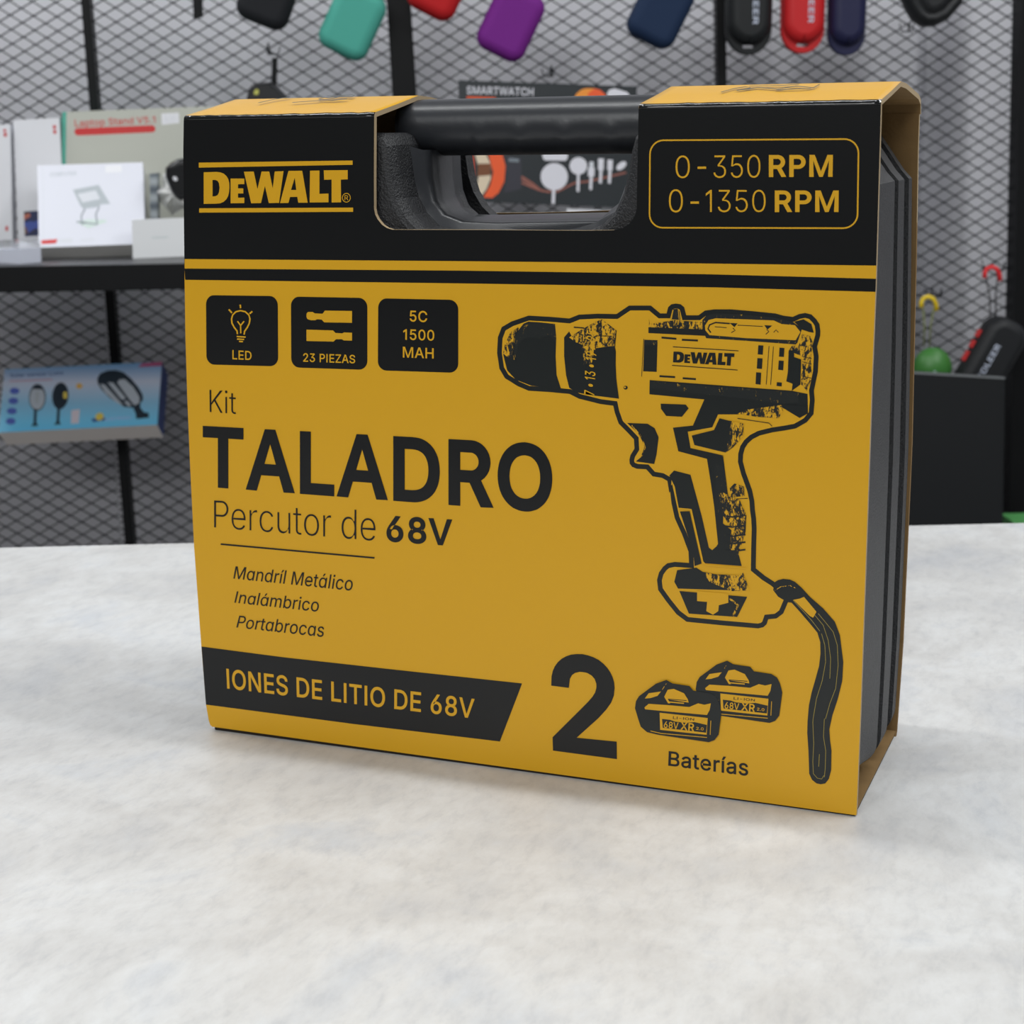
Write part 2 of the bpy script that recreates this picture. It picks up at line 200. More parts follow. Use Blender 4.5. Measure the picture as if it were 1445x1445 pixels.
 'o': (415, '207,-8 174,-5 144,3 117,16 93,35 72,58 56,85 44,116 37,150 34,187 37,225 44,260 56,291 72,318 93,341 117,360 144,374 174,382 207,384 241,382 271,374 299,360 323,341 343,318 359,291 371,260 379,225 381,187 379,150 371,116 359,85 343,58 323,35 299,16 271,3 241,-5|207,46 231,49 252,55 270,66 285,80 298,97 307,117 314,139 318,163 319,187 318,212 314,236 307,258 298,278 285,296 270,310 252,321 231,328 207,330 184,328 163,321 145,310 130,296 118,278 108,258 102,236 98,212 96,187 98,163 102,139 108,117 118,97 130,80 145,66 163,55 184,49'),
 'p': (424, '53,-143 53,379 112,379 112,319 118,319 123,327 130,336 137,346 147,355 158,364 171,373 188,379 207,383 229,384 259,382 287,374 313,361 335,342 354,320 370,293 381,261 388,227 390,189 388,151 381,116 370,84 355,57 336,34 313,16 288,3 260,-6 229,-8 208,-7 189,-3 173,4 159,12 147,21 138,31 130,41 124,50 118,59 114,59 114,-143|220,47 242,49 262,55 279,66 294,80 306,97 316,117 323,139 327,163 328,189 327,215 323,239 316,261 307,281 295,298 280,311 262,322 243,328 220,330 198,328 178,322 161,312 147,299 134,282 125,263 118,241 114,216 113,189 114,162 118,138 125,115 135,95 147,78 162,65 179,55 198,49'),
 'r': (259, '53,0 53,379 112,379 112,321 115,321 124,339 137,354 152,367 171,377 191,383 213,385 218,385 223,385 229,384 243,384 243,322 241,323 236,324 230,324 223,325 215,326 207,326 190,324 174,321 159,315 146,306 135,296 126,284 119,269 115,254 114,237 114,0'),
 's': (365, '182,-8 157,-7 133,-3 112,3 93,12 76,24 62,38 50,54 41,73 36,94 94,107 101,87 111,72 124,60 141,52 160,47 181,45 206,47 227,53 244,62 258,74 265,88 268,103 266,115 262,126 254,136 243,144 229,150 212,155 149,170 118,180 92,192 72,208 58,227 50,249 47,274 49,295 55,314 65,332 79,347 95,360 115,370 137,378 161,383 187,384 212,383 234,379 254,372 271,363 286,352 299,339 309,324 318,308 324,290 268,277 262,291 254,304 243,316 228,325 210,331 187,333 166,331 147,326 131,317 119,305 111,292 109,277 110,264 115,253 124,243 136,235 152,229 172,223 229,209 261,200 287,187 306,171 320,153 328,131 331,107 329,85 323,65 312,47 298,31 281,18 260,6 236,-2 210,-7'),
 't': (227, '204,379 204,327 6,327 6,379|65,471 126,471 126,98 127,83 130,70 136,61 144,55 156,51 170,50 175,50 180,50 185,51 191,52 197,53 202,54 213,2 207,0 200,-2 192,-3 184,-3 176,-4 168,-4 138,-1 113,7 92,21 77,41 68,64 65,93'),
 'u': (410, '182,-5 158,-3 135,2 115,11 97,23 82,39 69,59 60,82 54,109 53,139 53,379 114,379 114,144 116,117 124,94 137,75 154,61 175,53 200,50 218,51 234,55 249,62 263,71 274,83 283,97 290,113 295,132 296,153 296,379 357,379 357,0 298,0 298,92 307,92 294,60 277,35 257,17 234,5 209,-3'),
 'w': (567, '138,0 23,379 87,379 133,214 140,190 147,164 154,137 161,107 168,75 175,41 165,41 172,74 179,105 186,135 192,163 199,189 206,214 252,379 316,379 362,214 368,189 375,163 382,136 388,106 395,75 402,41 391,41 399,75 406,106 413,135 420,163 427,189 434,214 480,379 545,379 429,0 368,0 319,172 305,225 300,243 295,262 291,280 277,338 291,338 277,280 272,262 267,243 263,225 258,207 253,189 248,172 199,0'),
 'á': (389, '160,-9 137,-7 115,-3 94,5 76,15 60,29 48,45 38,63 32,84 30,108 32,128 36,146 43,161 53,174 64,184 78,193 92,200 108,206 125,211 143,214 161,217 178,220 200,223 218,225 234,227 247,229 257,231 265,235 271,240 274,246 276,255 276,257 275,272 272,285 267,297 260,307 251,315 240,322 227,327 212,330 196,331 178,330 163,327 149,322 137,316 127,309 118,301 110,292 104,283 100,274 41,291 51,313 64,331 79,346 95,358 114,368 133,375 153,380 173,383 194,384 208,384 223,382 239,379 255,375 271,369 286,360 300,350 312,336 322,320 330,301 335,278 337,251 337,0 277,0 277,52 272,52 267,43 260,34 252,25 242,16 229,8 215,1 199,-4 181,-7|170,45 192,47 211,51 228,59 242,68 254,80 263,93 270,108 274,122 276,138 276,190 272,187 267,184 259,182 251,180 241,178 231,176 221,174 210,173 200,171 175,168 161,166 147,163 134,159 122,153 112,147 103,139 97,130 93,118 92,105 93,93 96,82 102,72 109,64 119,57 130,52 142,48 156,46|162,429 210,529 278,529 212,429'),
 'í': (167, '53,0 53,379 114,379 114,0|57,429 104,529 173,529 107,429'),
 '•': (389, '194,93 175,94 156,99 139,107 124,118 111,131 100,147 92,164 87,182 85,202 87,221 92,240 100,257 111,272 124,285 139,296 156,305 175,309 194,311 214,309 232,305 249,296 265,285 278,272 289,257 297,240 302,221 304,202 302,182 297,164 289,147 278,131 265,118 249,107 232,99 214,94'),
 'α': (424, '195,-8 165,-6 137,3 111,16 89,34 70,57 55,84 43,116 36,151 34,189 36,227 43,261 55,293 70,320 89,342 112,361 137,374 165,379 196,379 218,379 237,379 253,373 267,364 278,355 287,346 295,336 301,327 306,319 311,319 311,379 372,379 372,0 313,0 313,59 307,59 301,50 295,41 287,31 277,21 266,12 252,4 236,-3 217,-7|205,47 226,49 246,55 263,65 278,78 290,95 299,115 306,138 310,162 312,189 310,216 306,241 300,263 290,282 278,299 263,312 246,322 227,328 205,330 182,328 162,322 145,311 130,298 118,281 108,261 102,239 98,215 96,189 98,163 102,139 109,117 118,97 130,80 145,66 162,55 182,49'),
 'β': (424, '195,-8 165,-6 137,3 111,16 89,34 70,57 55,84 43,116 36,151 34,189 36,227 43,261 55,293 70,320 89,342 112,361 137,374 165,379 196,379 218,379 237,379 253,373 267,364 278,355 287,346 295,336 301,327 306,319 311,319 311,379 372,379 372,0 313,0 313,59 307,59 301,50 295,41 287,31 277,21 266,12 252,4 236,-3 217,-7|205,47 226,49 246,55 263,65 278,78 290,95 299,115 306,138 310,162 312,189 310,216 306,241 300,263 290,282 278,299 263,312 246,322 227,328 205,330 182,328 162,322 145,311 130,298 118,281 108,261 102,239 98,215 96,189 98,163 102,139 109,117 118,97 130,80 145,66 162,55 182,49|162,429 210,529 278,529 212,429'),
}
def inside(p, l):
    c = False; x, y = p
    for i in range(len(l)):
        (x1, y1), (x2, y2) = l[i-1], l[i]
        if (y1 > y) != (y2 > y) and x < (x2-x1)*(y-y1)/(y2-y1)+x1: c = not c
    return c
def text2d(t, bold=0, shear=0, space=0):                  # lettering as flat polygons, ink box scaled to 0..1
    vs = []; fs = []; pen = 0; part = []
    for ch in t:
        adv, d = GLYPHS[ch]
        loops = [[tuple(map(int, p.split(','))) for p in l.split()] for l in d.split('|')] if d else []
        outs = [l for l in loops if area2(l) < 0 or len(loops) == 1]; holes = [l for l in loops if not (area2(l) < 0 or len(loops) == 1)]
        for n, o in enumerate(outs):
            new = [inset(o, -bold) if bold else o]+[inset(h, bold) if bold else h for h in holes if inside(h[0], o)]
            new = [[(x+pen+shear*y, y) for x, y in q] for q in new]
            k = len(vs); flat = [p for l in new for p in l]; vs += flat; part += [n]*len(flat)
            for f in tessellate_polygon([[Vector((x, y, 0)) for x, y in l] for l in new]): fs.append(tuple(k+j for j in f))
        pen += adv+bold*1.4+space
    x0, x1 = min(v[0] for v in vs), max(v[0] for v in vs); y0, y1 = min(v[1] for v in vs), max(v[1] for v in vs)
    return [((x-x0)/(x1-x0), (y-y0)/(y1-y0), p) for (x, y), p in zip(vs, part)], fs

class Print:                                              # ink printed on a flat face of a mesh builder
    def __init__(s, mb, p0, n): s.mb = mb; s.p0 = Vector(p0); s.n = Vector(n).normalized(); s.k = 0
    def P(s, px, py, L): return on(px, py, s.p0, s.n) + s.n*(.00008*L+s.k*2e-6)
    def poly(s, pts, m, L=1, holes=()):
        s.k += 1; s.mb.poly([s.P(x, y, L) for x, y in pts], m, [[s.P(x, y, L) for x, y in h] for h in holes])
    def line(s, pts, w, m, L=1, closed=False):
        s.k += 1; pts = [Vector(p) for p in pts]; n = len(pts)
        A = []; B = []
        for i, p in enumerate(pts):
            a = pts[i-1] if (i > 0 or closed) else p; b = pts[(i+1) % n] if (i < n-1 or closed) else p
            t = (b-a).normalized(); q = Vector((-t.y, t.x))*w/2
            A.append(s.P(*(p+q), L)); B.append(s.P(*(p-q), L))
        vs = A+B; fs = [(i, (i+1) % n, n+(i+1) % n, n+i) for i in range(n if closed else n-1)]
        s.mb.add(vs, fs, m)
    def quadmap(s, q, L):                                 # q = pixel corners TL, TR, BR, BL
        s.k += 1
        a, b, c, d = [s.P(x, y, L) for x, y in q]
        return lambda u, v: (d*(1-u)+c*u)*(1-v) + (a*(1-u)+b*u)*v
    def text(s, t, q, m, L=2, bold=0, shear=0, space=1):
        vs, fs = text2d(t, bold, shear, space); M = s.quadmap(q, L); s.mb.add([M(u, v)+s.n*(p*3e-6) for u, v, p in vs], fs, m)
    def rrect(s, q, rf, m, L=1, border=None):
        s.k += 1
        a, b, c, d = [s.P(x, y, L) for x, y in q]; w = (b-a).length; h = (a-d).length
        M = s.quadmap(q, L); r = rf*h
        out = rrect2(w, h, r, 8); mp = lambda l: [M(x/w+.5, y/h+.5) for x, y in l]
        if border is None: s.mb.poly(mp(out), m)
        else:
            i_ = rrect2(w-2*border, h-2*border, max(r-border, .0005), 8); A = mp(out); B = mp(i_); n = len(A)
            s.mb.add(A+B, [(k, (k+1) % n, n+(k+1) % n, n+k) for k in range(n)], m)
    def disc(s, c, rx, ry, m, L=2, rot=0, n=20):
        ca, sa = math.cos(math.radians(rot)), math.sin(math.radians(rot))
        s.poly([(c[0]+rx*math.cos(a)*ca-ry*math.sin(a)*sa, c[1]+rx*math.cos(a)*sa+ry*math.sin(a)*ca) for a in [2*math.pi*k/n for k in range(n)]], m, L)
def zc(x0, y0, k): return lambda pts: [(x0+x/k, y0+y/k) for x, y in pts]

# ------------------------------------------------------------------ materials
YEL = mat('yellow_print', (216, 162, 12), .40, .5, bump=.02, bscale=400)
BLK = mat('black_print', (9, 10, 11), .30, .42, bump=.03, bscale=500)
KRAFT = mat('kraft_board', (132, 105, 68), .8, .2, bump=.15, bscale=700, var=.15, vscale=90)
EDGE = mat('board_edge', (170, 150, 120), .85, .2)
INK = mat('ink_blue_black', (14, 20, 19), .36, .5)
PLA = mat('textured_black_plastic', (29, 30, 33), .5, .5, bump=.9, bscale=900)
PLS = mat('smooth_black_plastic', (42, 44, 48), .36, .5, bump=.08, bscale=300)
BKM = mat('black_metal', (12, 13, 15), .5, .22)
MESHM = mat('black_mesh_wire', (24, 27, 31), .55, .3)
WHT = mat('white_card', (232, 233, 238), .45, .5)
GRAIN = bpy.data.materials.new('halftone_print'); GRAIN.use_nodes = True
def _grain(m, thr, sc, a, b_):
    nt = m.node_tree; b = nt.nodes['Principled BSDF']; b.inputs['Roughness'].default_value = .42
    tc = nt.nodes.new('ShaderNodeTexCoord'); n = nt.nodes.new('ShaderNodeTexNoise'); n.inputs['Scale'].default_value = sc; n.inputs['Detail'].default_value = 6; n.inputs['Roughness'].default_value = .75
    mp = nt.nodes.new('ShaderNodeMapping'); mp.inputs['Scale'].default_value = (1, 1, .45); mp.inputs['Rotation'].default_value = (0, .4, 0)
    nt.links.new(tc.outputs['Object'], mp.inputs[0]); nt.links.new(mp.outputs[0], n.inputs['Vector'])
    r = nt.nodes.new('ShaderNodeValToRGB'); r.color_ramp.elements[0].position = thr; r.color_ramp.elements[1].position = thr+.03
    r.color_ramp.elements[0].color = (*srgb(a), 1); r.color_ramp.elements[1].color = (*srgb(b_), 1)
    nt.links.new(n.outputs['Fac'], r.inputs[0]); nt.links.new(r.outputs[0], b.inputs['Base Color'])
_grain(GRAIN, .5, 620, (14, 20, 19), (216, 162, 12))
GRAIND = bpy.data.materials.new('dark_halftone_print'); GRAIND.use_nodes = True
_grain(GRAIND, .62, 700, (14, 20, 19), (170, 132, 30))

# ------------------------------------------------------------------ setting
cm = bpy.data.materials.new('stone_laminate'); cm.use_nodes = True
nt = cm.node_tree; b = nt.nodes['Principled BSDF']; b.inputs['Roughness'].default_value = .38; b.inputs['Specular IOR Level'].default_value = .5
tc = nt.nodes.new('ShaderNodeTexCoord')
def noise(scale, det, rough=.55, dist=0, stretch=None):
    n = nt.nodes.new('ShaderNodeTexNoise'); n.inputs['Scale'].default_value = scale; n.inputs['Detail'].default_value = det
    n.inputs['Roughness'].default_value = rough; n.inputs['Distortion'].default_value = dist
    mp = nt.nodes.new('ShaderNodeMapping'); mp.inputs['Scale'].default_value = stretch or (1, 1, 1); mp.inputs['Rotation'].default_value = (0, 0, .6)
    nt.links.new(tc.outputs['Object'], mp.inputs[0]); nt.links.new(mp.outputs[0], n.inputs['Vector']); return n
def ramp(n, stops):
    r = nt.nodes.new('ShaderNodeValToRGB'); e = r.color_ramp.elements
    while len(e) < len(stops): e.new(.5)
    for k, (p, c) in enumerate(stops): e[k].position = p; e[k].color = (*srgb(c), 1)
    nt.links.new(n.outputs['Fac'], r.inputs[0]); return r
r1 = ramp(noise(9, 7, .62, .4), [(.30, (192, 194, 197)), (.46, (205, 205, 204)), (.57, (215, 216, 216)), (.70, (200, 204, 209))])
r2 = ramp(noise(120, 5, .7, .2, (1, .45, 1)), [(.30, (234, 234, 235)), (.5, (249, 248, 247)), (.70, (255, 255, 255))])
r3 = ramp(noise(6, 4, .5, 2.2), [(.485, (0, 0, 0)), (.5, (90, 90, 90)), (.515, (0, 0, 0))])
m1 = nt.nodes.new('ShaderNodeMix'); m1.data_type = 'RGBA'; m1.blend_type = 'MULTIPLY'; m1.inputs[0].default_value = 1
nt.links.new(r1.outputs[0], m1.inputs[6]); nt.links.new(r2.outputs[0], m1.inputs[7])
m2 = nt.nodes.new('ShaderNodeMix'); m2.data_type = 'RGBA'; m2.blend_type = 'SCREEN'; m2.inputs[0].default_value = .12
nt.links.new(m1.outputs[2], m2.inputs[6]); nt.links.new(r3.outputs[0], m2.inputs[7]); nt.links.new(m2.outputs[2], b.inputs['Base Color'])
nb = noise(350, 4, .7, 0, (1, .5, 1)); bp = nt.nodes.new('ShaderNodeBump'); bp.inputs['Strength'].default_value = .12; bp.inputs['Distance'].default_value = .0006
nt.links.new(nb.outputs['Fac'], bp.inputs['Height']); nt.links.new(bp.outputs['Normal'], b.inputs['Normal'])
FLOOR_Z = -0.92
mb = MB(); mb.box(Vector((0, 1, FLOOR_Z-.02)), E1, WN, UP, 7, 7, .04, mat('floor_tile', (150, 148, 146), .4, .5, var=.1))
struct(mb.build('floor'))
wall_c = RACK0 - WN*.42; wall_c = Vector((wall_c.x, wall_c.y, .45))
mb = MB(); mb.box(wall_c, E1, WN, UP, 7, .08, 2.74, mat('wall_paint', (205, 205, 208), .8, .2)); struct(mb.build('wall_back'))

far_a, far_b = on(0, 773.5, (0, 0, 0), UP), on(1445, 738.5, (0, 0, 0), UP)
cdir = (far_b-far_a).normalized(); cn = Vector((cdir.y, -cdir.x, 0)); mid = (far_a+far_b)/2
ct = thing('counter', 'pale grey stone-effect counter the yellow box stands on', 'counter', (0, 0, 0))
mb = MB(); mb.box(mid+cn*.55-UP*.02, cdir, cn, UP, 2.6, 1.1, .04, cm); mb.build('countertop', ct)
mb = MB(); mb.box(mid+cn*.55-UP*.48, cdir, cn, UP, 2.5, .9, .88, mat('white_panel', (225, 225, 226), .5)); mb.build('base_cabinet', ct)

# curtain with soft folds behind the mesh
cur = mat('curtain_cloth', (201, 201, 207), .85, .1)
mb = MB(); ring = []
NU = 240
for k in range(NU+1):
    u = -1.6+3.2*k/NU
    fold = .010*math.sin(u*5.1+.6)+.006*math.sin(u*11.3+2)
    du = u-(bg(1368, 200).dot(E1)-RACK0.dot(E1)); fold += -.06*math.exp(-(du/.028)**2)
    p = RACK0-WN*.16+E1*u+WN*fold
    ring.append((p, fold))
lo = [Vector((p.x, p.y, -.85)) for p, f in ring]; hi = [Vector((p.x, p.y, 1.3)) for p, f in ring]
lob = [v-WN*.004 for v in lo]; hib = [v-WN*.004 for v in hi]
mb.loft([lo, hi, hib, lob, lo], cur, closed=False, smooth=True)
tag(mb.build('curtain'), 'pale grey cloth curtain hanging behind the black wire mesh', 'curtain')

# ------------------------------------------------------------------ display rack: posts + mesh panels
rack = thing('display_rack', 'black metal display rack with diamond mesh panels and upright posts', 'rack', (RACK0.x, RACK0.y, FLOOR_Z))
def post(xt0, xt1, xb0, xb1, yt, yb, d, n):
    q = [bg(xt0, yt, n), bg(xt1, yt, n), bg(xb1, yb, n), bg(xb0, yb, n)]
    e0 = (q[3]-q[0]); e1 = (q[2]-q[1])
    def ext(p, e, z): return p+e*((z-p.z)/e.z)
    top = .62
    q = [ext(q[0], e0, top), ext(q[1], e1, top), ext(q[1], e1, FLOOR_Z+.001), ext(q[0], e0, FLOOR_Z+.001)]
    m_ = MB(); m_.loft([q, [p-WN*d for p in q]], BKM, True, True); m_.build('post', rack)
post(114.5, 127, 177, 190, 0, 770, .025, .002)
post(546, 579.5, 593, 630, 0, 770, .04, .02)
post(1011, 1024.5, 1017, 1030, 0, 400, .025, .002)
post(1442, 1490, 1425, 1475, 0, 740, .04, .03)
CW, CH = .0334, .0201
def panel(pxa, pxb, shear, phase):
    o3 = bg((pxa+pxb)/2, 300); L = bg(pxa, 300); R_ = bg(pxb, 300)
    hw = (R_-L).length/2; z0, z1 = FLOOR_Z+.25, .60
    m_ = MB()
    u0, u1 = -hw, hw
    # strands run straight along both diagonals of the cells
    nodes_k = int((u1-u0)/CW+(z1-z0)/CH)+4
    def pt(u, v, n): return Vector((o3.x, o3.y, 0))+E1*u+UP*(v+shear*u)+WN*n
    for s in (1, -1):
        for k in range(-nodes_k, nodes_k+1):
            # line: v = s*CH/CW*u + k*CH + phase
            v_at = lambda u: s*CH/CW*u+k*CH+phase
            a, bb = u0, u1
            ua = (z0-k*CH-phase)/(s*CH/CW); ub = (z1-k*CH-phase)/(s*CH/CW)
            lo_, hi_ = min(ua, ub), max(ua, ub); a = max(a, lo_); bb = min(bb, hi_)
            if bb-a < .002: continue
            A = pt(a, v_at(a), 0); B = pt(bb, v_at(bb), 0); t = (B-A).normalized(); sd = t.cross(WN).normalized()
            hh, dd = .0009, .0008
            ra = [A+sd*hh+WN*dd, A-sd*hh+WN*dd, A-sd*hh-WN*dd, A+sd*hh-WN*dd]; rb = [p+(B-A) for p in ra]
            m_.add(ra+rb, [(0, 1, 5, 4), (1, 2, 6, 5), (2, 3, 7, 6), (3, 0, 4, 7)], MESHM)
    # bonds where strands meet
    vmin = int((z0-phase)/CH*2)-1
    nu = int((u1-u0)/CW*2)+2
    for i in range(-nu, nu):
        for j in range(vmin, int((z1-phase)/CH*2)+2):
            if (i+j) % 2: continue
            u = i*CW/2; v = j*CH/2+phase
            if not (u0+.004 < u < u1-.004 and z0+.003 < v < z1-.003): continue
            if v < -.32: continue
            c = pt(u, v, .0012); a, bq = .0036, .0013
            m_.add([c+E1*a, c+UP*bq, c-E1*a, c-UP*bq], [(0, 1, 2, 3)], MESHM)
    m_.build('mesh_panel', rack, weld=False)
panel(-260, 140, -.045, .004)
panel(141, 572, -.05, .009)
panel(573, 1019, -.005, .002)
panel(1020, 1460, -.004, .012)

# ------------------------------------------------------------------ shelves
SHZ = bg(130, 374, .34).z
def on_shelf(px, py): return on(px, py, (0, 0, SHZ), UP)
sh = thing('wall_shelf', 'black metal shelf on the mesh rack holding white boxes', 'shelf', (bg(130, 374, .34).x, bg(130, 374, .34).y, SHZ))
fl, fr = bg(-220, 384, .34), bg(985, 335, .34)
fl = Vector((fl.x, fl.y, SHZ)); fr = Vector((fr.x, fr.y, SHZ)); Ls = (fr-fl).length
SHM = mat('shelf_black', (34, 35, 38), .33, .5)
mb = MB(); mb.box((fl+fr)/2-WN*.155-UP*.004, E1, WN, UP, Ls, .31, .008, SHM); mb.build('shelf_board', sh)
mb = MB(); mb.box((fl+fr)/2+WN*.006-UP*.0165, E1, WN, UP, Ls, .012, .033, BKM); mb.build('front_rail', sh)
LZ = -.31
sl = thing('wall_shelf', 'lower black metal shelf behind the counter holding the black panel', 'shelf', (bg(1350, 745, .3).x, bg(1350, 745, .3).y, LZ))
pa, pb = bg(900, 760, .3), bg(1560, 730, .3); pa = Vector((pa.x, pa.y, LZ)); pb = Vector((pb.x, pb.y, LZ))
mb = MB(); mb.box((pa+pb)/2-WN*.13-UP*.004, E1, WN, UP, (pb-pa).length, .27, .008, SHM); mb.build('shelf_board', sl)
mb = MB(); mb.box((pa+pb)/2+WN*.011-UP*.0165, E1, WN, UP, (pb-pa).length, .012, .033, BKM); mb.build('front_rail', sl)

# ------------------------------------------------------------------ box builder for goods on the rack
def frame(yaw, tilt):
    n = Matrix.Rotation(math.radians(yaw), 3, 'Z') @ WN; e = Matrix.Rotation(math.radians(yaw), 3, 'Z') @ E1
    n2 = Matrix.Rotation(math.radians(-tilt), 3, e) @ n
    if n2.z < 0 < tilt: n2 = Matrix.Rotation(math.radians(tilt), 3, e) @ n
    return n2, e
class Slab:
    def __init__(s, name, label, cat, quad, anchor, yaw, tilt, depth, m, side=None, group=None, bottom=None, left=None):
        s.n, s.e = frame(yaw, tilt); s.p0 = anchor
        s.q = [on(x, y, anchor, s.n) for x, y in quad]; s.b = [p-s.n*depth for p in s.q]
        zmin = min(p.z for p in s.q+s.b); c = sum(s.q+s.b, Vector())/8
        s.root = thing(name, label, cat, (c.x, c.y, zmin), group)
        s.mb = MB(); side = side or m; bottom = bottom or side; left = left or side
        q, b_ = s.q, s.b
        s.mb.quad(*q, m); s.mb.quad(b_[3], b_[2], b_[1], b_[0], side)
        s.mb.quad(q[1], b_[1], b_[2], q[2], side); s.mb.quad(q[0], q[1], b_[1], b_[0], side)
        s.mb.quad(q[3], b_[3], b_[0], q[0], left); s.mb.quad(q[2], b_[2], b_[3], q[3], bottom)
        s.pr = Print(s.mb, anchor, s.n)
    def done(s, part='carton_body'): return s.mb.build(part, s.root)

RED = mat('red_print', (205, 48, 48), .5); GRY = mat('grey_print', (176, 184, 190), .5); LGR = mat('pale_grey_print', (214, 217, 224), .5)
DGR = mat('slate_print', (120, 130, 138), .5); TEAL = mat('teal_print', (82, 172, 152), .5)
def multi(name, cols, scale):
    m = bpy.data.materials.new(name); m.use_nodes = True; t = m.node_tree; b_ = t.nodes['Principled BSDF']
    c = t.nodes.new('ShaderNodeTexCoord'); v = t.nodes.new('ShaderNodeTexVoronoi'); v.inputs['Scale'].default_value = scale
    r = t.nodes.new('ShaderNodeValToRGB'); e = r.color_ramp.elements; r.color_ramp.interpolation = 'CONSTANT'
    while len(e) < len(cols): e.new(.5)
    for k, q in enumerate(cols): e[k].position = k/len(cols); e[k].color = (*srgb(q), 1)
    sp = t.nodes.new('ShaderNodeSeparateColor')
    t.links.new(c.outputs['Object'], v.inputs['Vector']); t.links.new(v.outputs['Color'], sp.inputs[0]); t.links.new(sp.outputs[0], r.inputs[0]); t.links.new(r.outputs[0], b_.inputs['Base Color'])
    return m
# two tall white cartons at the left end
a = on_shelf(20, 361)
bx = Slab('white_carton', 'tall white box at far left of the shelf with a small red mark', 'box', [(-46, 180), (14.5, 175.5), (18.6, 358), (-42, 361)], on_shelf(10, 358.5), 4, 2, .03, WHT)
bx.pr.poly([(5, 183), (9, 182.5), (9.5, 186), (5.4, 186.4)], RED); bx.pr.poly([(5.5, 188), (10, 187.6), (10.3, 193), (6, 193.4)], RED)
bx.pr.poly([(8, 320), (12, 319.5), (12, 326), (8.4, 326.4)], RED); bx.done()
bx = Slab('white_carton', 'tall white box with a colour photo patch beside the teal-edged box', 'box', [(19.5, 170), (84, 166.5), (92.8, 355.5), (26.5, 358)], on_shelf(60, 357), 4, 2, .03, WHT)
bx.pr.poly([(75, 177.5), (79.3, 177), (79.6, 182), (75.4, 182.4)], RED); bx.pr.poly([(75.5, 184), (79.8, 183.6), (80, 189), (76, 189.4)], RED)
bx.pr.poly([(34, 299), (56, 297.5), (57, 333), (35.5, 334.5)], multi('photo_patch', [(40, 50, 90), (70, 90, 170), (120, 90, 80), (50, 45, 60), (190, 110, 90)], 90)); bx.done()
# grey laminated carton with a teal edge
LAM = mat('grey_laminate', (196, 198, 188), .16, .6, bump=.25, bscale=14)
bx = Slab('grey_carton', 'large glossy grey box with red lettering and a teal left edge', 'box', [(88.5, 158.5), (338, 149), (336, 352), (86, 356.5)], on_shelf(200, 354), 1, 3, .05, LAM, TEAL)
bx.pr.poly([(88.5, 158.5), (94.3, 158.3), (91.5, 354), (86, 355)], TEAL)
bx.pr.text('Laptop Stand V5.1', [(105.5, 169.5), (219.3, 164.3), (220, 176.3), (106.5, 182)], RED, 2, 9)
bx.pr.rrect([(105, 181.5), (219.5, 177), (220.5, 187), (106, 192)], .5, RED)
bx.pr.rrect([(228, 160.8), (253, 159.4), (253.6, 174), (228.8, 176.7)], .08, WHT)
bx.pr.text('5.10', [(233, 164.5), (248, 163.6), (248.3, 171), (233.4, 172)], LGR, 2); bx.done()
# white carton with a line drawing of a stand, leaning back
SIDEG = mat('grey_card_side', (222, 220, 216), .6)
z5 = zc(80, 130, 5.78)
bx = Slab('white_carton', 'white box printed with a small folding stand, leaning back on the shelf', 'box', [(53, 234), (202, 229.5), (205.5, 344.5), (55.5, 350)], on_shelf(126, 363.5)+frame(2, 42)[0]*.025, 2, 42, .025, mat('white_gloss_card', (226, 228, 238), .25, .5), WHT, bottom=SIDEG)
bx.pr.line([(61.4, 233.5), (62, 348)], .8, LGR)
bx.pr.text('COMPUTER', [(71, 244.3), (108, 242.3), (108.3, 248), (71.2, 250)], GRY, 2)
bx.pr.poly(z5([(135, 800), (345, 760), (440, 915), (365, 918), (345, 940), (220, 955), (200, 935)]), GRY, 2)
bx.pr.poly(z5([(172, 835), (322, 805), (358, 875), (215, 905)]), LGR, 3)
bx.pr.poly(z5([(160, 1062), (260, 1040), (400, 1045), (415, 1060), (262, 1115)]), mat('pale_green_print', (206, 222, 216), .5), 2)
for l in ([(235, 955), (205, 1010), (208, 1070)], [(350, 940), (322, 1000), (335, 1080)], [(165, 1060), (335, 1082)], [(205, 1085), (240, 1060)]): bx.pr.line(z5(l), 1.7, DGR, 3)
bx.pr.rrect([(58.8, 339.6), (81.6, 337.9), (79.8, 344), (59, 345.2)], .1, RED); bx.pr.rrect([(83, 338), (103, 336.6), (103, 342.3), (83, 343.6)], .1, LGR)
bx.pr.rrect([(149, 234), (172, 233), (172.5, 243), (149.5, 244.5)], .1, WHT); bx.pr.poly([(114, 338.5), (133, 337), (133, 339), (114, 340.5)], LGR); bx.done()
bx = Slab('white_carton', 'small plain white box at shelf front touching the yellow box', 'box', [(186.5, 311), (292, 307), (291, 361.7), (188, 365.2)], on_shelf(188, 365.2), 2, 1, .015, mat('offwhite_card', (234, 236, 238), .5))
bx.pr.text('airpower', [(215, 334), (238.5, 333), (238.6, 337), (215.2, 338)], mat('faint_teal_print', (190, 206, 206), .5), 2); bx.done()
# flat tray carton with clear lid
bx = Slab('white_tray', 'flat white box with a clear lid at the left front shelf corner', 'box', [(-40, 354), (29, 351.5), (29.5, 373), (-39, 376.5)], on_shelf(29.5, 373.2), -42, 0, .032, mat('cool_white_card', (222, 226, 240), .4)); bx.done('tray')
CLR = mat('clear_plastic', (245, 248, 250), .08, .5, trans=.92, alpha=.45)
m_ = MB(); top = [bx.q[0], bx.q[1], bx.b[1], bx.b[0]]; hi_ = [p*.92+sum(top, Vector())/4*.08+UP*.012 for p in top]
m_.loft([[p+UP*.0005 for p in top], hi_], CLR, False, True); m_.build('clear_lid', bx.root)
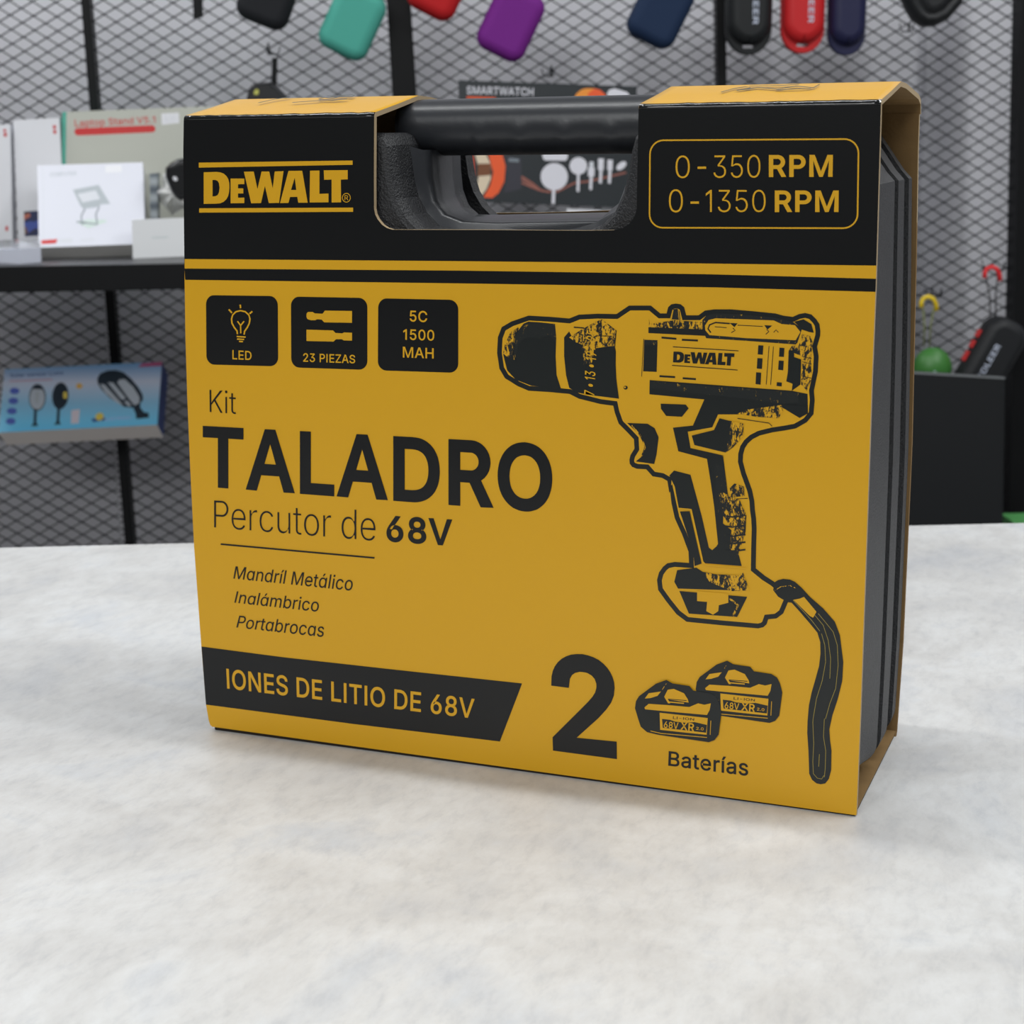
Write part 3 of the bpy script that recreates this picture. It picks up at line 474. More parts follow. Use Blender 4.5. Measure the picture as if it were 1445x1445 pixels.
# narrow striped carton and gadget in a clear bag
STR = bpy.data.materials.new('striped_card'); STR.use_nodes = True
t = STR.node_tree; wv = t.nodes.new('ShaderNodeTexWave'); wv.bands_direction = 'Z'; wv.inputs['Scale'].default_value = 14; tcx = t.nodes.new('ShaderNodeTexCoord')
rp = t.nodes.new('ShaderNodeValToRGB'); rp.color_ramp.elements[0].color = (*srgb((92, 102, 112)), 1); rp.color_ramp.elements[1].color = (*srgb((176, 184, 188)), 1)
t.links.new(tcx.outputs['Object'], wv.inputs['Vector']); t.links.new(wv.outputs['Fac'], rp.inputs[0]); t.links.new(rp.outputs[0], t.nodes['Principled BSDF'].inputs['Base Color'])
bx = Slab('striped_carton', 'narrow blue-grey striped box standing behind the small white box', 'box', [(211.5, 246), (222.5, 245), (223, 359), (213, 360)], on_shelf(216, 359.4), 2, 0, .03, STR); bx.done()

gc = bg(250, 252, .2)
gad = thing('gadget', 'black rounded gadget in crinkled clear plastic between the shelf boxes', 'gadget', tuple(gc))
z5b = z5
def extr(m_, pts, n0, depth, m, taper=.0, smooth=False, cut=()):
    f0 = [bg(x, y, n0) for x, y in pts]
    c2 = sum(f0, Vector())/len(f0)
    loc = [((p-c2).dot(E1), (p-c2).z) for p in f0]
    def R(ins, dn): return [c2+E1*u+UP*v+WN*dn for u, v in inset(loc, ins)]
    t_ = taper
    rings = [R(t_*.9, 0), R(t_*.25, depth*.12), R(0, depth*.35), R(0, depth*.55), R(t_*.25, depth*.82), R(t_*.65, depth*.95), R(t_*1.2, depth)] if taper else [R(0, 0), R(0, depth)]
    m_.loft(rings, m, True, True, smooth=smooth)
m_ = MB(); extr(m_, z5([(1050, 540), (1000, 548), (950, 575), (905, 620), (903, 690), (930, 760), (955, 815), (985, 855), (1030, 885), (1110, 860), (1150, 780), (1150, 650), (1110, 560)]), .18, .03, mat('gadget_black', (17, 18, 20), .25), .006, True); m_.build('body', gad)
m_ = MB(); extr(m_, z5([(950, 695), (972, 690), (990, 712), (980, 730), (955, 715)]), .211, .002, WHT); m_.build('lens', gad)
m_ = MB()
g = []
for k in range(14):
    a_ = 2*math.pi*k/14; rr = 1+.18*math.sin(k*3.7)
    g.append((251+29*rr*math.cos(a_), 272+29*rr*math.sin(a_)))
R0 = [bg(x, y, .145+.01*math.sin(i*2.9)) for i, (x, y) in enumerate(g)]; cc = sum(R0, Vector())/len(R0)
R1 = [cc+(p-cc)*.6+WN*(.02+.008*math.sin(i*4.1)) for i, p in enumerate(R0)]; R2 = [cc+(p-cc)*.25+WN*(.026) for i, p in enumerate(R0)]
m_.loft([R0, R1, R2], mat('crinkled_plastic', (236, 236, 236), .12, .6, alpha=.75), False, True); m_.build('plastic_bag', gad)
# white cartons seen through the handle opening
for q, lab, n_ in (([(664, 297), (694, 295.5), (694, 352), (664, 354)], 'white box on the shelf behind the left end of the handle opening', 3),
                   ([(800, 295), (848, 297.5), (848, 345), (800, 346)], 'white box on the shelf behind the middle of the handle opening', -8),
                   ([(849, 292), (905, 290), (905, 342), (849, 344)], 'white box on the shelf behind the right end of the handle opening', 3)):
    bx = Slab('white_carton', lab, 'box', q, on_shelf((q[2][0]+q[3][0])/2, (q[2][1]+q[3][1])/2), n_, 1, .05, WHT); bx.done()

# ------------------------------------------------------------------ watch carton hanging from a hook
def hook(px, py, reach, label, prongs=12):
    base = bg(px, py, .004); h = thing('display_hook', label, 'hook', tuple(base))
    m_ = MB()
    for s in (-1, 1):
        x = bg(px+s*prongs, py-prongs*1.1, .004); y = bg(px+s*prongs*.75, py, .006)
        m_.tube([x, y, base+WN*.004], .0011, MESHM, 5)
    m_.tube([bg(px-prongs*.8, py, .006), bg(px+prongs*.8, py, .006)], .0011, MESHM, 5)
    m_.build('wire_clip', h)
    m_ = MB(); m_.tube([base+WN*.004, base+WN*reach*.9, base+WN*reach+UP*.012], .0016, MESHM, 6); m_.build('hook_arm', h)
    return h
DKC = mat('dark_card', (36, 42, 46), .38); ORG = mat('orange_print', (238, 92, 40), .45); ORL = mat('amber_print', (240, 150, 50), .45)
CRE = mat('cream_print', (222, 205, 178), .5); BRN = mat('brown_print', (120, 72, 40), .5); DRED = mat('copper_print', (150, 92, 80), .5); LWH = mat('cool_white_print', (222, 222, 230), .5)
bx = Slab('watch_carton', 'black box with smart watch pictures hanging behind the case handle', 'box', [(647.5, 113.5), (899.5, 122.5), (889, 293.5), (655, 284)], bg(775, 200, .09), 0, 3, .05, DKC)
z7 = zc(650, 100, 5.557)
bx.pr.text('SMARTWATCH', [(659, 122), (753.5, 124.5), (753, 136), (659, 133)], LWH, 2, 10)
bx.pr.line([(659, 138), (700, 139.5)], 3, ORG); bx.pr.rrect(z7([(930, 140), (1105, 140), (1190, 300), (850, 300)]), .35, ORL, 1)
bx.pr.poly(z7([(1050, 142), (1095, 150), (1140, 190), (1150, 300), (1000, 300), (1000, 180)]), ORG, 2); bx.pr.poly(z7([(1150, 180), (1170, 150), (1210, 140), (1310, 170), (1330, 200), (1300, 280), (1160, 230)]), LWH, 2)
bx.pr.poly(z7([(0, 560), (70, 580), (110, 700), (112, 820), (90, 920), (40, 980), (0, 990)]), mat('rust_print', (190, 66, 36), .5), 2)
bx.pr.poly(z7([(110, 640), (195, 640), (240, 740), (238, 850), (205, 930), (160, 990), (85, 985), (135, 880), (150, 780)]), CRE, 2)
bx.pr.poly(z7([(140, 730), (238, 730), (240, 820), (135, 830)]), BRN, 3)
bx.pr.poly(z7([(215, 640), (330, 655), (355, 750), (345, 870), (300, 960), (250, 1000), (180, 995), (235, 900), (258, 800)]), ORG, 2)
bx.pr.poly(z7([(355, 670), (480, 690), (478, 930), (340, 960), (365, 850)]), mat('charcoal_print', (52, 52, 62), .4), 2); bx.pr.line(z7([(380, 700), (460, 706)]), 5, DGR, 3)
for l in ([(480, 830), (560, 880), (640, 945), (760, 950), (900, 880), (1000, 870), (1300, 800)], [(480, 880), (600, 930), (700, 955)], [(480, 850), (620, 940)]): bx.pr.line(z7(l), 2.6, DRED, 2)
bx.pr.rrect(z7([(640, 640), (845, 640), (840, 708), (650, 705)]), .4, LWH, 3)
bx.pr.disc(z7([(737, 832)])[0], 19.3, 19.3, LWH, 3); bx.pr.line(z7([(733, 930), (729, 1045)]), 4.4, LWH, 3)
bx.pr.disc(z7([(926, 748)])[0], 12.4, 12.4, LWH, 3); bx.pr.line(z7([(926, 800), (923, 950)]), 3.8, LWH, 3)
for x, y0, y1, wd in ((1028, 760, 830, 9), (1104, 690, 780, 8), (1175, 700, 780, 7.5)): bx.pr.line(z7([(x, y0), (x-2, y1)]), wd, LWH, 3); bx.pr.line(z7([(x-1, y1), (x-6, y1+105)]), 4, LWH, 3)
bx.pr.line(z7([(1030, 715), (1028, 765)]), 6, LGR, 3); bx.pr.disc(z7([(1263, 747)])[0], 8.2, 4.6, LWH, 3, -38); bx.done()
hook(774, 108, .07, 'wire hook above the black watch box', 9)

# ------------------------------------------------------------------ blue solar light carton on the mesh, tipped back
SKY = bpy.data.materials.new('sky_blue_print'); SKY.use_nodes = True
t = SKY.node_tree; tcx = t.nodes.new('ShaderNodeTexCoord'); sp = t.nodes.new('ShaderNodeSeparateXYZ'); rp = t.nodes.new('ShaderNodeValToRGB'); mr = t.nodes.new('ShaderNodeMapRange')
mr.inputs[1].default_value = .02; mr.inputs[2].default_value = .115
for k, (p, c) in enumerate([(0, (104, 204, 250)), (.2, (126, 210, 248)), (.45, (148, 200, 232)), (.75, (204, 212, 232)), (1, (132, 182, 230))]):
    if k > 1: rp.color_ramp.elements.new(p)
    e = rp.color_ramp.elements[k]; e.position = p; e.color = (*srgb(c), 1)
t.links.new(tcx.outputs['Object'], sp.inputs[0]); t.links.new(sp.outputs[2], mr.inputs[0]); t.links.new(mr.outputs[0], rp.inputs[0]); t.links.new(rp.outputs[0], t.nodes['Principled BSDF'].inputs['Base Color']); t.nodes['Principled BSDF'].inputs['Roughness'].default_value = .3
NAV = mat('navy_card', (52, 78, 150), .4); GCARD = mat('white_card_underside', (232, 226, 222), .6)
bx = Slab('lamp_carton', 'pale blue box with pictures of oval solar lamps on the mesh below the shelf', 'box', [(7, 521.5), (229, 511), (222.5, 600), (-2, 611)], bg(110, 605, .11), -4, 36, .042, SKY, NAV, bottom=GCARD)
z6 = zc(0, 500, 5.78)
bx.pr.text('Solar sensor Light', z6([(85, 160), (520, 140), (522, 178), (86, 200)]), NAV, 2, 10)
bx.pr.line(z6([(80, 222), (430, 208)]), 1.5, mat('pink_print', (206, 150, 170), .5), 2)
for x, y in ((122, 302), (112, 383), (100, 466), (90, 549)): bx.pr.disc(z6([(x, y)])[0], 7, 4.6, mat('violet_blue_print', (84, 104, 190), .5), 2)
INKL = mat('lamp_ink', (38, 50, 62), .4); LMP = mat('lamp_glass_print', (186, 194, 204), .4); YLP = mat('lamp_yellow_print', (232, 208, 90), .5)
bx.pr.disc(z6([(308, 355)])[0], 11.9, 19, INKL, 2, 2); bx.pr.disc(z6([(307, 360)])[0], 10.6, 16.5, LMP, 3, 2); bx.pr.poly(z6([(262, 285), (280, 255), (320, 250), (350, 275), (355, 290)]), INKL, 4); bx.pr.line(z6([(308, 310), (303, 400)]), 4.4, GRY, 4)
bx.pr.line(z6([(293, 450), (288, 560)]), 4, INKL, 3); bx.pr.poly(z6([(255, 588), (280, 560), (300, 560), (315, 588)]), INKL, 3)
bx.pr.disc(z6([(495, 342)])[0], 11.6, 19, INKL, 2, 5); bx.pr.line(z6([(482, 440), (475, 555)]), 4, INKL, 3); bx.pr.poly(z6([(442, 577), (465, 550), (485, 550), (503, 575)]), INKL, 3)
for y in (325, 350): bx.pr.disc(z6([(535, y)])[0], 3, 2.6, YLP, 4)
bx.pr.disc(z6([(650, 262)])[0], 4.5, 4, mat('sun_print', (226, 180, 96), .5), 2); bx.pr.poly(z6([(585, 460), (655, 450), (645, 565), (582, 570)]), mat('pink_patch_print', (222, 212, 222), .5), 2)
bx.pr.poly(z6([(1160, 78), (1325, 62), (1322, 98), (1130, 108)]), mat('magenta_print', (196, 96, 140), .5), 2)
bx.pr.poly(z6([(800, 240), (797, 200), (820, 160), (880, 135), (950, 132), (1010, 150), (1070, 200), (1130, 270), (1165, 330), (1170, 370), (1145, 410), (1150, 430), (1090, 440), (1010, 430), (900, 360), (830, 290)]), INKL, 2)
bx.pr.poly(z6([(818, 245), (855, 250), (1015, 425), (950, 395), (860, 315)]), LMP, 3); bx.pr.poly(z6([(880, 232), (925, 235), (1025, 355), (1020, 375), (990, 368)]), LMP, 3)
bx.pr.poly(z6([(960, 235), (975, 210), (1020, 205), (1090, 270), (1140, 350), (1140, 400), (1100, 420), (1050, 360)]), LMP, 3); bx.pr.poly(z6([(1015, 390), (1040, 380), (1075, 420), (1050, 430)]), LMP, 3)
bx.pr.poly(z6([(1090, 445), (1135, 420), (1175, 475), (1215, 480), (1218, 520), (1115, 530), (1112, 490)]), INKL, 3)
bx.pr.disc(z6([(815, 512)])[0], 6, 5.2, YLP, 3, -30); bx.pr.poly(z6([(750, 530), (860, 520), (862, 540), (760, 556)]), NAV, 2); bx.pr.text('ELECTRONIC', z6([(860, 520), (1075, 508), (1076, 530), (862, 545)]), mat('pale_blue_print', (196, 204, 250), .5), 2, 9)
bx.done()
m_ = MB(); h = thing('display_hook', 'wire peg under the pale blue lamp box', 'hook', tuple(bg(48, 625, .0)))
m_.tube([bg(48, 627, .003), bg(48, 626, .06)], .0025, MESHM, 6); m_.build('hook_arm', h)
h = thing('display_hook', 'wire peg under the right half of the pale blue lamp box', 'hook', tuple(bg(196, 619, .0)))
m_ = MB(); m_.tube([bg(196, 619, .003), bg(196, 618, .06)], .0025, MESHM, 6); m_.build('hook_arm', h)

# ------------------------------------------------------------------ zip pouches hanging in a row
MPX = 2.5/FPX
def pouch(name, label, cat, cpx, w_px, h_px, rot, col, n0=.035, th=.042, rfac=.26, group=None, zipcol=None, hookup=True, rough=.75):
    c = bg(cpx[0], cpx[1], n0); a = math.radians(rot); ex = E1*math.cos(a)-UP*math.sin(a); ey = E1*math.sin(a)+UP*math.cos(a)
    W_, H_ = w_px*MPX, h_px*MPX; lp = rrect2(W_, H_, min(W_, H_)*rfac, 7)
    root = thing(name, label, cat, tuple(c), group)
    def R(ins, dn): return [c+ex*u+ey*v+WN*dn for u, v in inset(lp, ins)]
    m = mat(name+'_'+str(col), col, rough, .3, bump=.15, bscale=900, var=.06, vscale=400)
    k = th
    for nm, rg in (('front_shell', [R(0, k*.53), R(-.0003, k*.66), R(.002, k*.82), R(.006, k*.93), R(.011, k*.985), R(.015, k)]), ('back_shell', [R(.012, 0), R(.006, k*.06), R(.002, k*.17), R(0, k*.3), R(0, k*.47)])):
        m_ = MB(); m_.loft(rg, m, True, True, smooth=True); m_.build(nm, root)
    m_ = MB(); m_.loft([R(.0015, k*.45), R(.0012, k*.48), R(.0012, k*.52), R(.0015, k*.55)], mat('zip_'+str(zipcol or col), zipcol or tuple(int(v*.55) for v in col), .6), True, True, smooth=True); m_.build('zipper', root)
    if hookup:
        t0 = c+ey*(H_*.5)+WN*(k*.5); hp = t0+ey*.02+UP*.045
        m_ = MB(); m_.tube([t0, t0+ey*.015+UP*.02+E1*.004, hp, t0+ey*.015+UP*.02-E1*.004, t0], .0014, m, 5); m_.build('wrist_cord', root)
        hk = thing('display_hook', 'wire hook carrying the '+label.split(' hanging')[0], 'hook', tuple(hp-WN*(n0+k*.5)), 'hooks above the hanging pouches')
        m_ = MB(); m_.tube([hp-WN*(n0+k*.5)+WN*.003, hp+WN*.02, hp+WN*.026+UP*.012], .0016, MESHM, 6); m_.build('hook_arm', hk)
    return root, c, ex, ey, W_, H_, k
G1 = 'zip pouches hanging from the mesh'
pouch('zip_pouch', 'teal green zip pouch hanging tilted left of the wide post', 'pouch', (499, 33), 70, 92, 27, (78, 168, 152), group=G1)
pouch('zip_pouch', 'bright red zip pouch hanging right of the wide post, mostly cut off', 'pouch', (622, -23), 70, 92, 27, (186, 26, 30), group=G1)
pouch('zip_pouch', 'purple zip pouch hanging tilted above the watch box', 'pouch', (720, 34), 70, 94, 27, (116, 34, 134), group=G1)
pouch('zip_pouch', 'dark navy zip pouch hanging tilted right of the purple one', 'pouch', (930, 17), 70, 92, 27, (24, 44, 74), group=G1)
pouch('zip_pouch', 'black zip pouch hanging between the thin post and the teal one', 'pouch', (384, -12), 72, 96, 22, (27, 29, 33), group=G1)
# speaker-like capsule cases
G2 = 'capsule cases hanging from the mesh'
def pod(cx, top, bot, wpx, col, label, logo, slot=True, tilt=0):
    c = bg(cx, (top+bot)/2, .03); root = thing('capsule_case', label, 'case', tuple(c), G2)
    W_, H_ = wpx*MPX, (bot-top)*MPX; lp = rrect2(W_, H_, W_*.5, 10)
    lp = [(u*(1-.05*max(0, -v/(H_/2))), v) for u, v in lp]
    m = mat('silicone_'+str(col), col, .5, .4, bump=.05)
    def R(ins, dn): return [c+E1*u+UP*v+WN*dn for u, v in inset(lp, ins)]
    sl = [(u, v-H_/2+.012) for u, v in rrect2(.018, .0045, .002, 3)]
    S = lambda dn: [c+E1*u+UP*v+WN*dn for u, v in sl]
    m_ = MB(); rg = [R(.004, 0), R(.001, .004), R(0, .008), R(0, .014), R(.0015, .018)]; m_.loft(rg, m, smooth=True)
    if slot:
        m_.poly(R(.004, 0), m, [S(0)]); m_.poly(R(.0015, .018), m, [S(.018)]); m_.loft([S(0), S(.018)], m)
    else: m_.poly(R(.004, 0), m); m_.poly(R(.0015, .018), m)
    m_.build('shell', root)
    def up(l): return [(u, v+.012) for u, v in l]
    lp2 = [(u*.96, (v+.0)*.9+H_*.045) for u, v in lp]
    def Q(ins, dn): return [c+E1*u+UP*v+WN*dn for u, v in inset(lp2, ins)]
    m_ = MB(); m_.loft([Q(0, .017), Q(.001, .024), Q(.006, .031), Q(.014, .034)], m, True, True, smooth=True); m_.build('front_dome', root)
    if logo:
        vs, fs = text2d('KOLEER', 14); m_ = MB(); Lh, Lw = .068, .0085
        y1 = c.z+H_/2-.03
        b0 = c+UP*(-H_/2+.042)+WN*.0346+E1*logo
        m_.add([b0+UP*(Lh*(1-u))+E1*(Lw*v) +WN*(p*3e-6) for u, v, p in vs], fs, mat('logo_silver', (196, 204, 222), .4)); m_.build('lettering', root)
    t0 = c+UP*H_*.5+WN*.012; hk = t0+UP*.03
    m_ = MB(); m_.tube([t0-UP*.003, t0+UP*.015+E1*.004, hk, t0+UP*.015-E1*.004, t0-UP*.003], .0012, m, 5); m_.build('cord', root)
    h_ = thing('display_hook', 'wire hook carrying the '+label.split(' hanging')[0], 'hook', tuple(hk-WN*.04), 'hooks above the capsule cases')
    m_ = MB(); m_.tube([hk-WN*.038, hk+WN*.02, hk+WN*.026+UP*.012], .0016, MESHM, 6); m_.build('hook_arm', h_)
pod(1055, -62, 75, 66, (22, 25, 27), 'black capsule case hanging next to the thin post, silver lettering', .002)
pod(1131, -66, 73, 62, (196, 30, 34), 'red capsule case hanging between the black and blue ones', .0035)
pod(1193, -66, 76, 54, (28, 30, 66), 'dark blue capsule case hanging right of the red one', 0, slot=False)
# round dark case at the top right, with concentric grooves
c = bg(1308, -18, .03); oc = thing('headphone_case', 'black rounded case with a grooved centre hanging at the top right', 'case', tuple(c))
lp = [(u*MPX, v*MPX) for u, v in [(-52, 22), (-46, -2), (-32, -30), (-22, -45), (-8, -54), (8, -54), (26, -46), (44, -26), (52, -8), (54, 20), (44, 50), (20, 66), (-20, 66), (-44, 48)]]
def R(ins, dn): return [c+E1*u+UP*v+WN*dn for u, v in inset(lp, ins)]
oc_m = mat('case_black', (24, 26, 29), .5)
m_ = MB(); m_.loft([R(.006, 0), R(0, .006), R(0, .018), R(.004, .03), R(.01, .036), R(.013, .036), R(.015, .033), R(.018, .033), R(.02, .037), R(.028, .04)], oc_m, True, True, smooth=True); m_.build('shell', oc)
m_ = MB(); m_.loft([[c+E1*.019*math.cos(q)*s+UP*(.019*math.sin(q)*s+.002)+WN*d for q in [2*math.pi*k/20 for k in range(20)]] for s, d in ((1, .0395), (1, .043), (.85, .044), (.6, .0425))], mat('case_dark', (16, 17, 19), .4), True, True, smooth=True); m_.build('centre_ring', oc)
m_ = MB(); m_.tube([c+UP*.068+WN*.015, c+UP*.1+WN*.015], .0015, oc_m, 5); m_.build('cord', oc)
hook(1280, 45, .012, 'small empty wire hook at the top right below the rounded case', 10)
# strap with a wedge-shaped gadget
sg = thing('strap_lamp', 'black wedge-shaped gadget on a strap just behind the yellow box top', 'gadget', tuple(bg(385, 130, .05)))
m_ = MB(); q = [bg(384.5, 82, .055), bg(392, 82, .055), bg(391, 124, .055), bg(383, 124, .055)]; m_.loft([q, [p-WN*.003 for p in q]], BKM, True, True); m_.build('strap', sg)
m_ = MB(); extr(m_, [(352, 140), (354, 130), (358, 122), (363, 118), (385, 117), (395, 124), (407, 136), (420, 160), (352, 165)], .035, .05, mat('gadget_shell', (20, 21, 23), .4), .004, False); m_.build('body', sg)
m_ = MB(); extr(m_, [(359, 134), (359, 129), (363, 126), (366, 128), (365, 134)], .086, .001, mat('yellow_window', (190, 190, 90), .4)); m_.build('window', sg)
hook(386, 77, .07, 'wire hook carrying the black strap behind the yellow box top', 10)
ht = thing('hanging_strap', 'end of a black strap hanging right of the thin left post', 'strap', tuple(bg(278, 0, .03)))
m_ = MB(); q = [bg(270.5, -60, .03), bg(284.5, -60, .03), bg(286.5, 24.5, .03), bg(283, 25, .03), bg(275, 28, .03), bg(273.5, 27, .03)]; m_.loft([q, [p-WN*.006 for p in q]], BKM, True, True); m_.build('strap', ht)

# ------------------------------------------------------------------ right side goods
def cord_hang(root, hookpt, arch_col, cord_col, foot, n, lab):
    x, y = hookpt
    A = [(x-10, y+14), (x-10, y+6), (x-7, y+1), (x, y-2), (x+7, y+1), (x+10.5, y+8), (x+11.5, y+18)]
    m_ = MB(); m_.tube([bg(px, py, n) for px, py in A], .0036, mat('cord_arch_'+lab, arch_col, .45), 8); m_.build('hang_loop', root)
    m_ = MB(); cm_ = mat('cord_'+lab, cord_col, .6)
    for sx, f in ((-7.5, foot[0]-4), (8, foot[0]+4)): m_.tube([bg(x+sx, y+14, n), bg((x+sx*.55+f)/2, (y+foot[1])/2+6, n), bg(f, foot[1], n)], .0012, cm_, 5)
    m_.build('cord', root)
gb = thing('ball_case', 'round green case on a yellow loop behind the black panel', 'case', tuple(bg(1315, 530, .06)), G2)
ctr = bg(1316, 520, .06); m_ = MB(); rg = []
for k in range(1, 12):
    a_ = math.pi*k/12; rr = .032
    rg.append([ctr+E1*(rr*math.sin(a_)*math.cos(q)*.93)+WN*(rr*.75*math.sin(a_)*math.sin(q))+UP*(rr*math.cos(a_)) for q in [2*math.pi*j/20 for j in range(20)]])
m_.loft(rg, mat('green_shell', (62, 122, 54), .42), True, True, smooth=True); m_.build('shell', gb)
m_ = MB(); extr(m_, [(1315, 528), (1319, 523), (1323, 526), (1324, 531), (1316, 532)], .085, .0015, mat('pale_logo', (170, 196, 190), .5)); m_.build('emblem', gb)
cord_hang(gb, (1310.5, 421), (228, 196, 34), (120, 128, 70), (1308, 490), .06, 'yellow')
hook(1311, 414, .066, 'wire hook carrying the yellow loop right of the yellow box', 6)
bc = thing('capsule_case', 'tilted black case with silver lettering and red zip on a red loop', 'case', tuple(bg(1395, 510, .06)), G2)
cc = bg(1389, 506, .05); rt = math.radians(28); ex = E1*math.cos(rt)-UP*math.sin(rt); ey = E1*math.sin(rt)+UP*math.cos(rt)
lp = rrect2(64*MPX, 128*MPX, 26*MPX, 8)
def R(ins, dn): return [cc+ex*u+ey*v+WN*dn for u, v in inset(lp, ins)]
cb = mat('case_fabric', (25, 27, 30), .55, .4, bump=.1, bscale=900)
m_ = MB(); m_.loft([R(.01, 0), R(.003, .004), R(0, .012), R(0, .02)], cb, True, True, smooth=True); m_.build('back_shell', bc)
m_ = MB(); m_.loft([R(0, .0225), R(0, .03), R(.003, .04), R(.008, .045), R(.014, .047)], cb, True, True, smooth=True); m_.build('front_shell', bc)
m_ = MB(); m_.loft([R(.0005, .0195), R(-.0005, .0205), R(-.0005, .022), R(.0005, .023)], cb, True, True); m_.build('zipper', bc)
zr = MATS['red_print']
m_ = MB()
for v0, v1 in ((-.018, -.002), (.004, .016), (.022, .034)):
    p = cc+ex*(-32*MPX-.0008)+WN*.024
    m_.loft([[p+ey*v0-WN*.006, p+ey*v0+WN*.006, p+ey*v0+WN*.006-ex*.003, p+ey*v0-WN*.006-ex*.003], [p+ey*v1-WN*.006, p+ey*v1+WN*.006, p+ey*v1+WN*.006-ex*.003, p+ey*v1-WN*.006-ex*.003]], zr, True, True)
m_.build('red_zip_tape', bc)
vs, fs = text2d('KOLEER', 14); m_ = MB(); lm = MATS['logo_silver']
o0 = cc+ey*(-.032)+ex*(-.003)+WN*.0476
m_.add([o0+ey*(.058*u)-ex*(.009*v) +WN*(p*3e-6) for u, v, p in vs], fs, lm); m_.build('lettering', bc)
cord_hang(bc, (1400, 379), (222, 42, 48), (34, 30, 32), (1402, 448), .07, 'red')
hook(1395, 377, .076, 'wire hook carrying the red loop beside the right post', 9)
bx = Slab('black_panel_box', 'flat matt black box standing upright right of the yellow box', 'box', [(1200, 522), (1418.5, 535), (1414.5, 803), (1200, 808)], bg(1418, 535, .17), 0, 0, .03, mat('matt_black', (27, 29, 31), .6, .3))
bx.mb.build('panel', bx.root)
m_ = MB(); q = bx.q; m_.box((q[0]+q[1])/2-WN*.002+UP*.0008, (q[1]-q[0]).normalized(), WN, UP, (q[1]-q[0]).length, .005, .0025, mat('pale_rim', (120, 124, 126), .5)); m_.build('rim', bx.root)
g0 = on(1440, 728, RACK0+WN*.14, WN)
m_ = MB(); gz = bg(1430, 731, .13).z; gp = bg(1447, 731, .13); lo_ = LZ
m_.box(Vector((gp.x, gp.y, (gz+lo_)/2)), E1, WN, UP, .056, .06, gz-lo_, mat('green_card', (84, 158, 88), .5)); tag(m_.build('green_carton'), 'green box just above the counter edge at the far right', 'box')

# ------------------------------------------------------------------ moulded tool case inside the sleeve
W, H, D = .360, .3372, .120
Y = Vector((0, 1, 0))
def yp(px, py, y): p = on(px, py, (0, y, 0), Y); return (p.x, p.z)
tcase = thing('tool_case', 'dark grey moulded plastic carry case inside the yellow sleeve', 'case', (W/2, D/2, .003))
zs = .3262
x0, x1 = .0045, .3592
def arc(cx, cz, r, a0, a1, n=7): return [(cx+r*math.cos(math.radians(a0+(a1-a0)*k/n)), cz+r*math.sin(math.radians(a0+(a1-a0)*k/n))) for k in range(n+1)]
notch_l = [yp(*p, .006) for p in [(526, 187.5), (538, 188), (547, 193), (553, 205), (556, 225), (560, 255), (566, 280), (578, 303), (596, 322), (630, 331)]]
notch_r = [yp(*p, .006) for p in [(820, 329), (845, 318), (864, 298), (876, 272), (882, 245), (887, 215), (892, 195), (899, 181), (910, 176)]]
def outline(notch=True):
    o = arc(x0+.012, .0155, .012, 180, 270)+arc(x1-.012, .0155, .012, 270, 360)+[(x1, .20), (x1, .300), (x1-.004, .3045), (x1-.0165, .3225), (x1-.021, zs)]
    if notch: o += list(reversed(notch_r))+list(reversed(notch_l))
    o += [(x0+.021, zs), (x0+.0165, .3225), (x0+.004, .3045), (x0, .300)]
    o2 = []
    for p in o:
        if not o2 or (Vector(p)-Vector(o2[-1])).length > .0008: o2.append(p)
    return o2
OUT = outline()
def ring3(y, s): return [Vector((u, y, v)) for u, v in inset(OUT, s)]
YC = [(0, .1182), (.02, .1220), (.05, .1285), (.11, .1312), (.16, .1324), (.22, .1245), (.26, .1165), (.304, .1082), (.34, .1075)]
def yc(z):
    for (za, ya), (zb3, yb3) in zip(YC, YC[1:]):
        if za <= z <= zb3: return ya+(yb3-ya)*(z-za)/(zb3-za)
    return YC[-1][1]
OUT2 = []
for i_, p in enumerate(OUT):                              # finer steps along the long upright edges
    q = OUT[(i_+1) % len(OUT)]; L_ = (Vector(p)-Vector(q)).length; n_ = max(1, int(L_/.02)) if abs(p[0]-q[0]) < 1e-4 else 1
    OUT2 += [tuple(Vector(p).lerp(Vector(q), k/n_)) for k in range(n_)]
OUT = OUT2
def ring3(y, s):                                         # the underside sweeps up towards the front
    o = []
    for u, v in inset(OUT, s):
        up_ = .017*max(0, 1-y/.064)**1.3*max(0, 1-v/.09)
        o.append(Vector((u, y if y < .013 else y*yc(v)/.1125, v+up_)))
    return o
def capf(m_, r, m):
    t2 = tessellate_polygon([[Vector((p.x, p.z, 0)) for p in r]]); m_.add(r, [tuple(x) for x in t2], m)
m_ = MB(); r0 = ring3(.0052, .0055); capf(m_, r0, PLA); m_.loft([r0, ring3(.0062, .0028), ring3(.0095, .0008), ring3(.012, .0002), ring3(.055, 0), ring3(.058, .0006)], PLA); r9 = ring3(.0655, .0048)
m_.loft([ring3(.058, .0006), ring3(.0595, .0045), r9], PLS); capf(m_, r9, PLS); m_.build('front_shell', tcase)
m_ = MB(); r0 = ring3(.0660, .0048); capf(m_, r0, PLA); m_.loft([r0, ring3(.0672, .0002), ring3(.0840, 0), ring3(.0850, .0006)], PLA); m_.loft([ring3(.0850, .0006), ring3(.0865, .006), ring3(.1000, .006)], PLS)
r9 = ring3(.1128, .0015); m_.loft([ring3(.1000, .006), ring3(.1012, .0004), ring3(.111, .0004), r9], PLA); capf(m_, r9, PLA); m_.build('back_shell', tcase)
L0 = [(597, 212), (600, 250), (607, 285), (622, 305), (650, 315), (700, 317), (840, 315), (868, 302), (884, 270), (894, 212)]
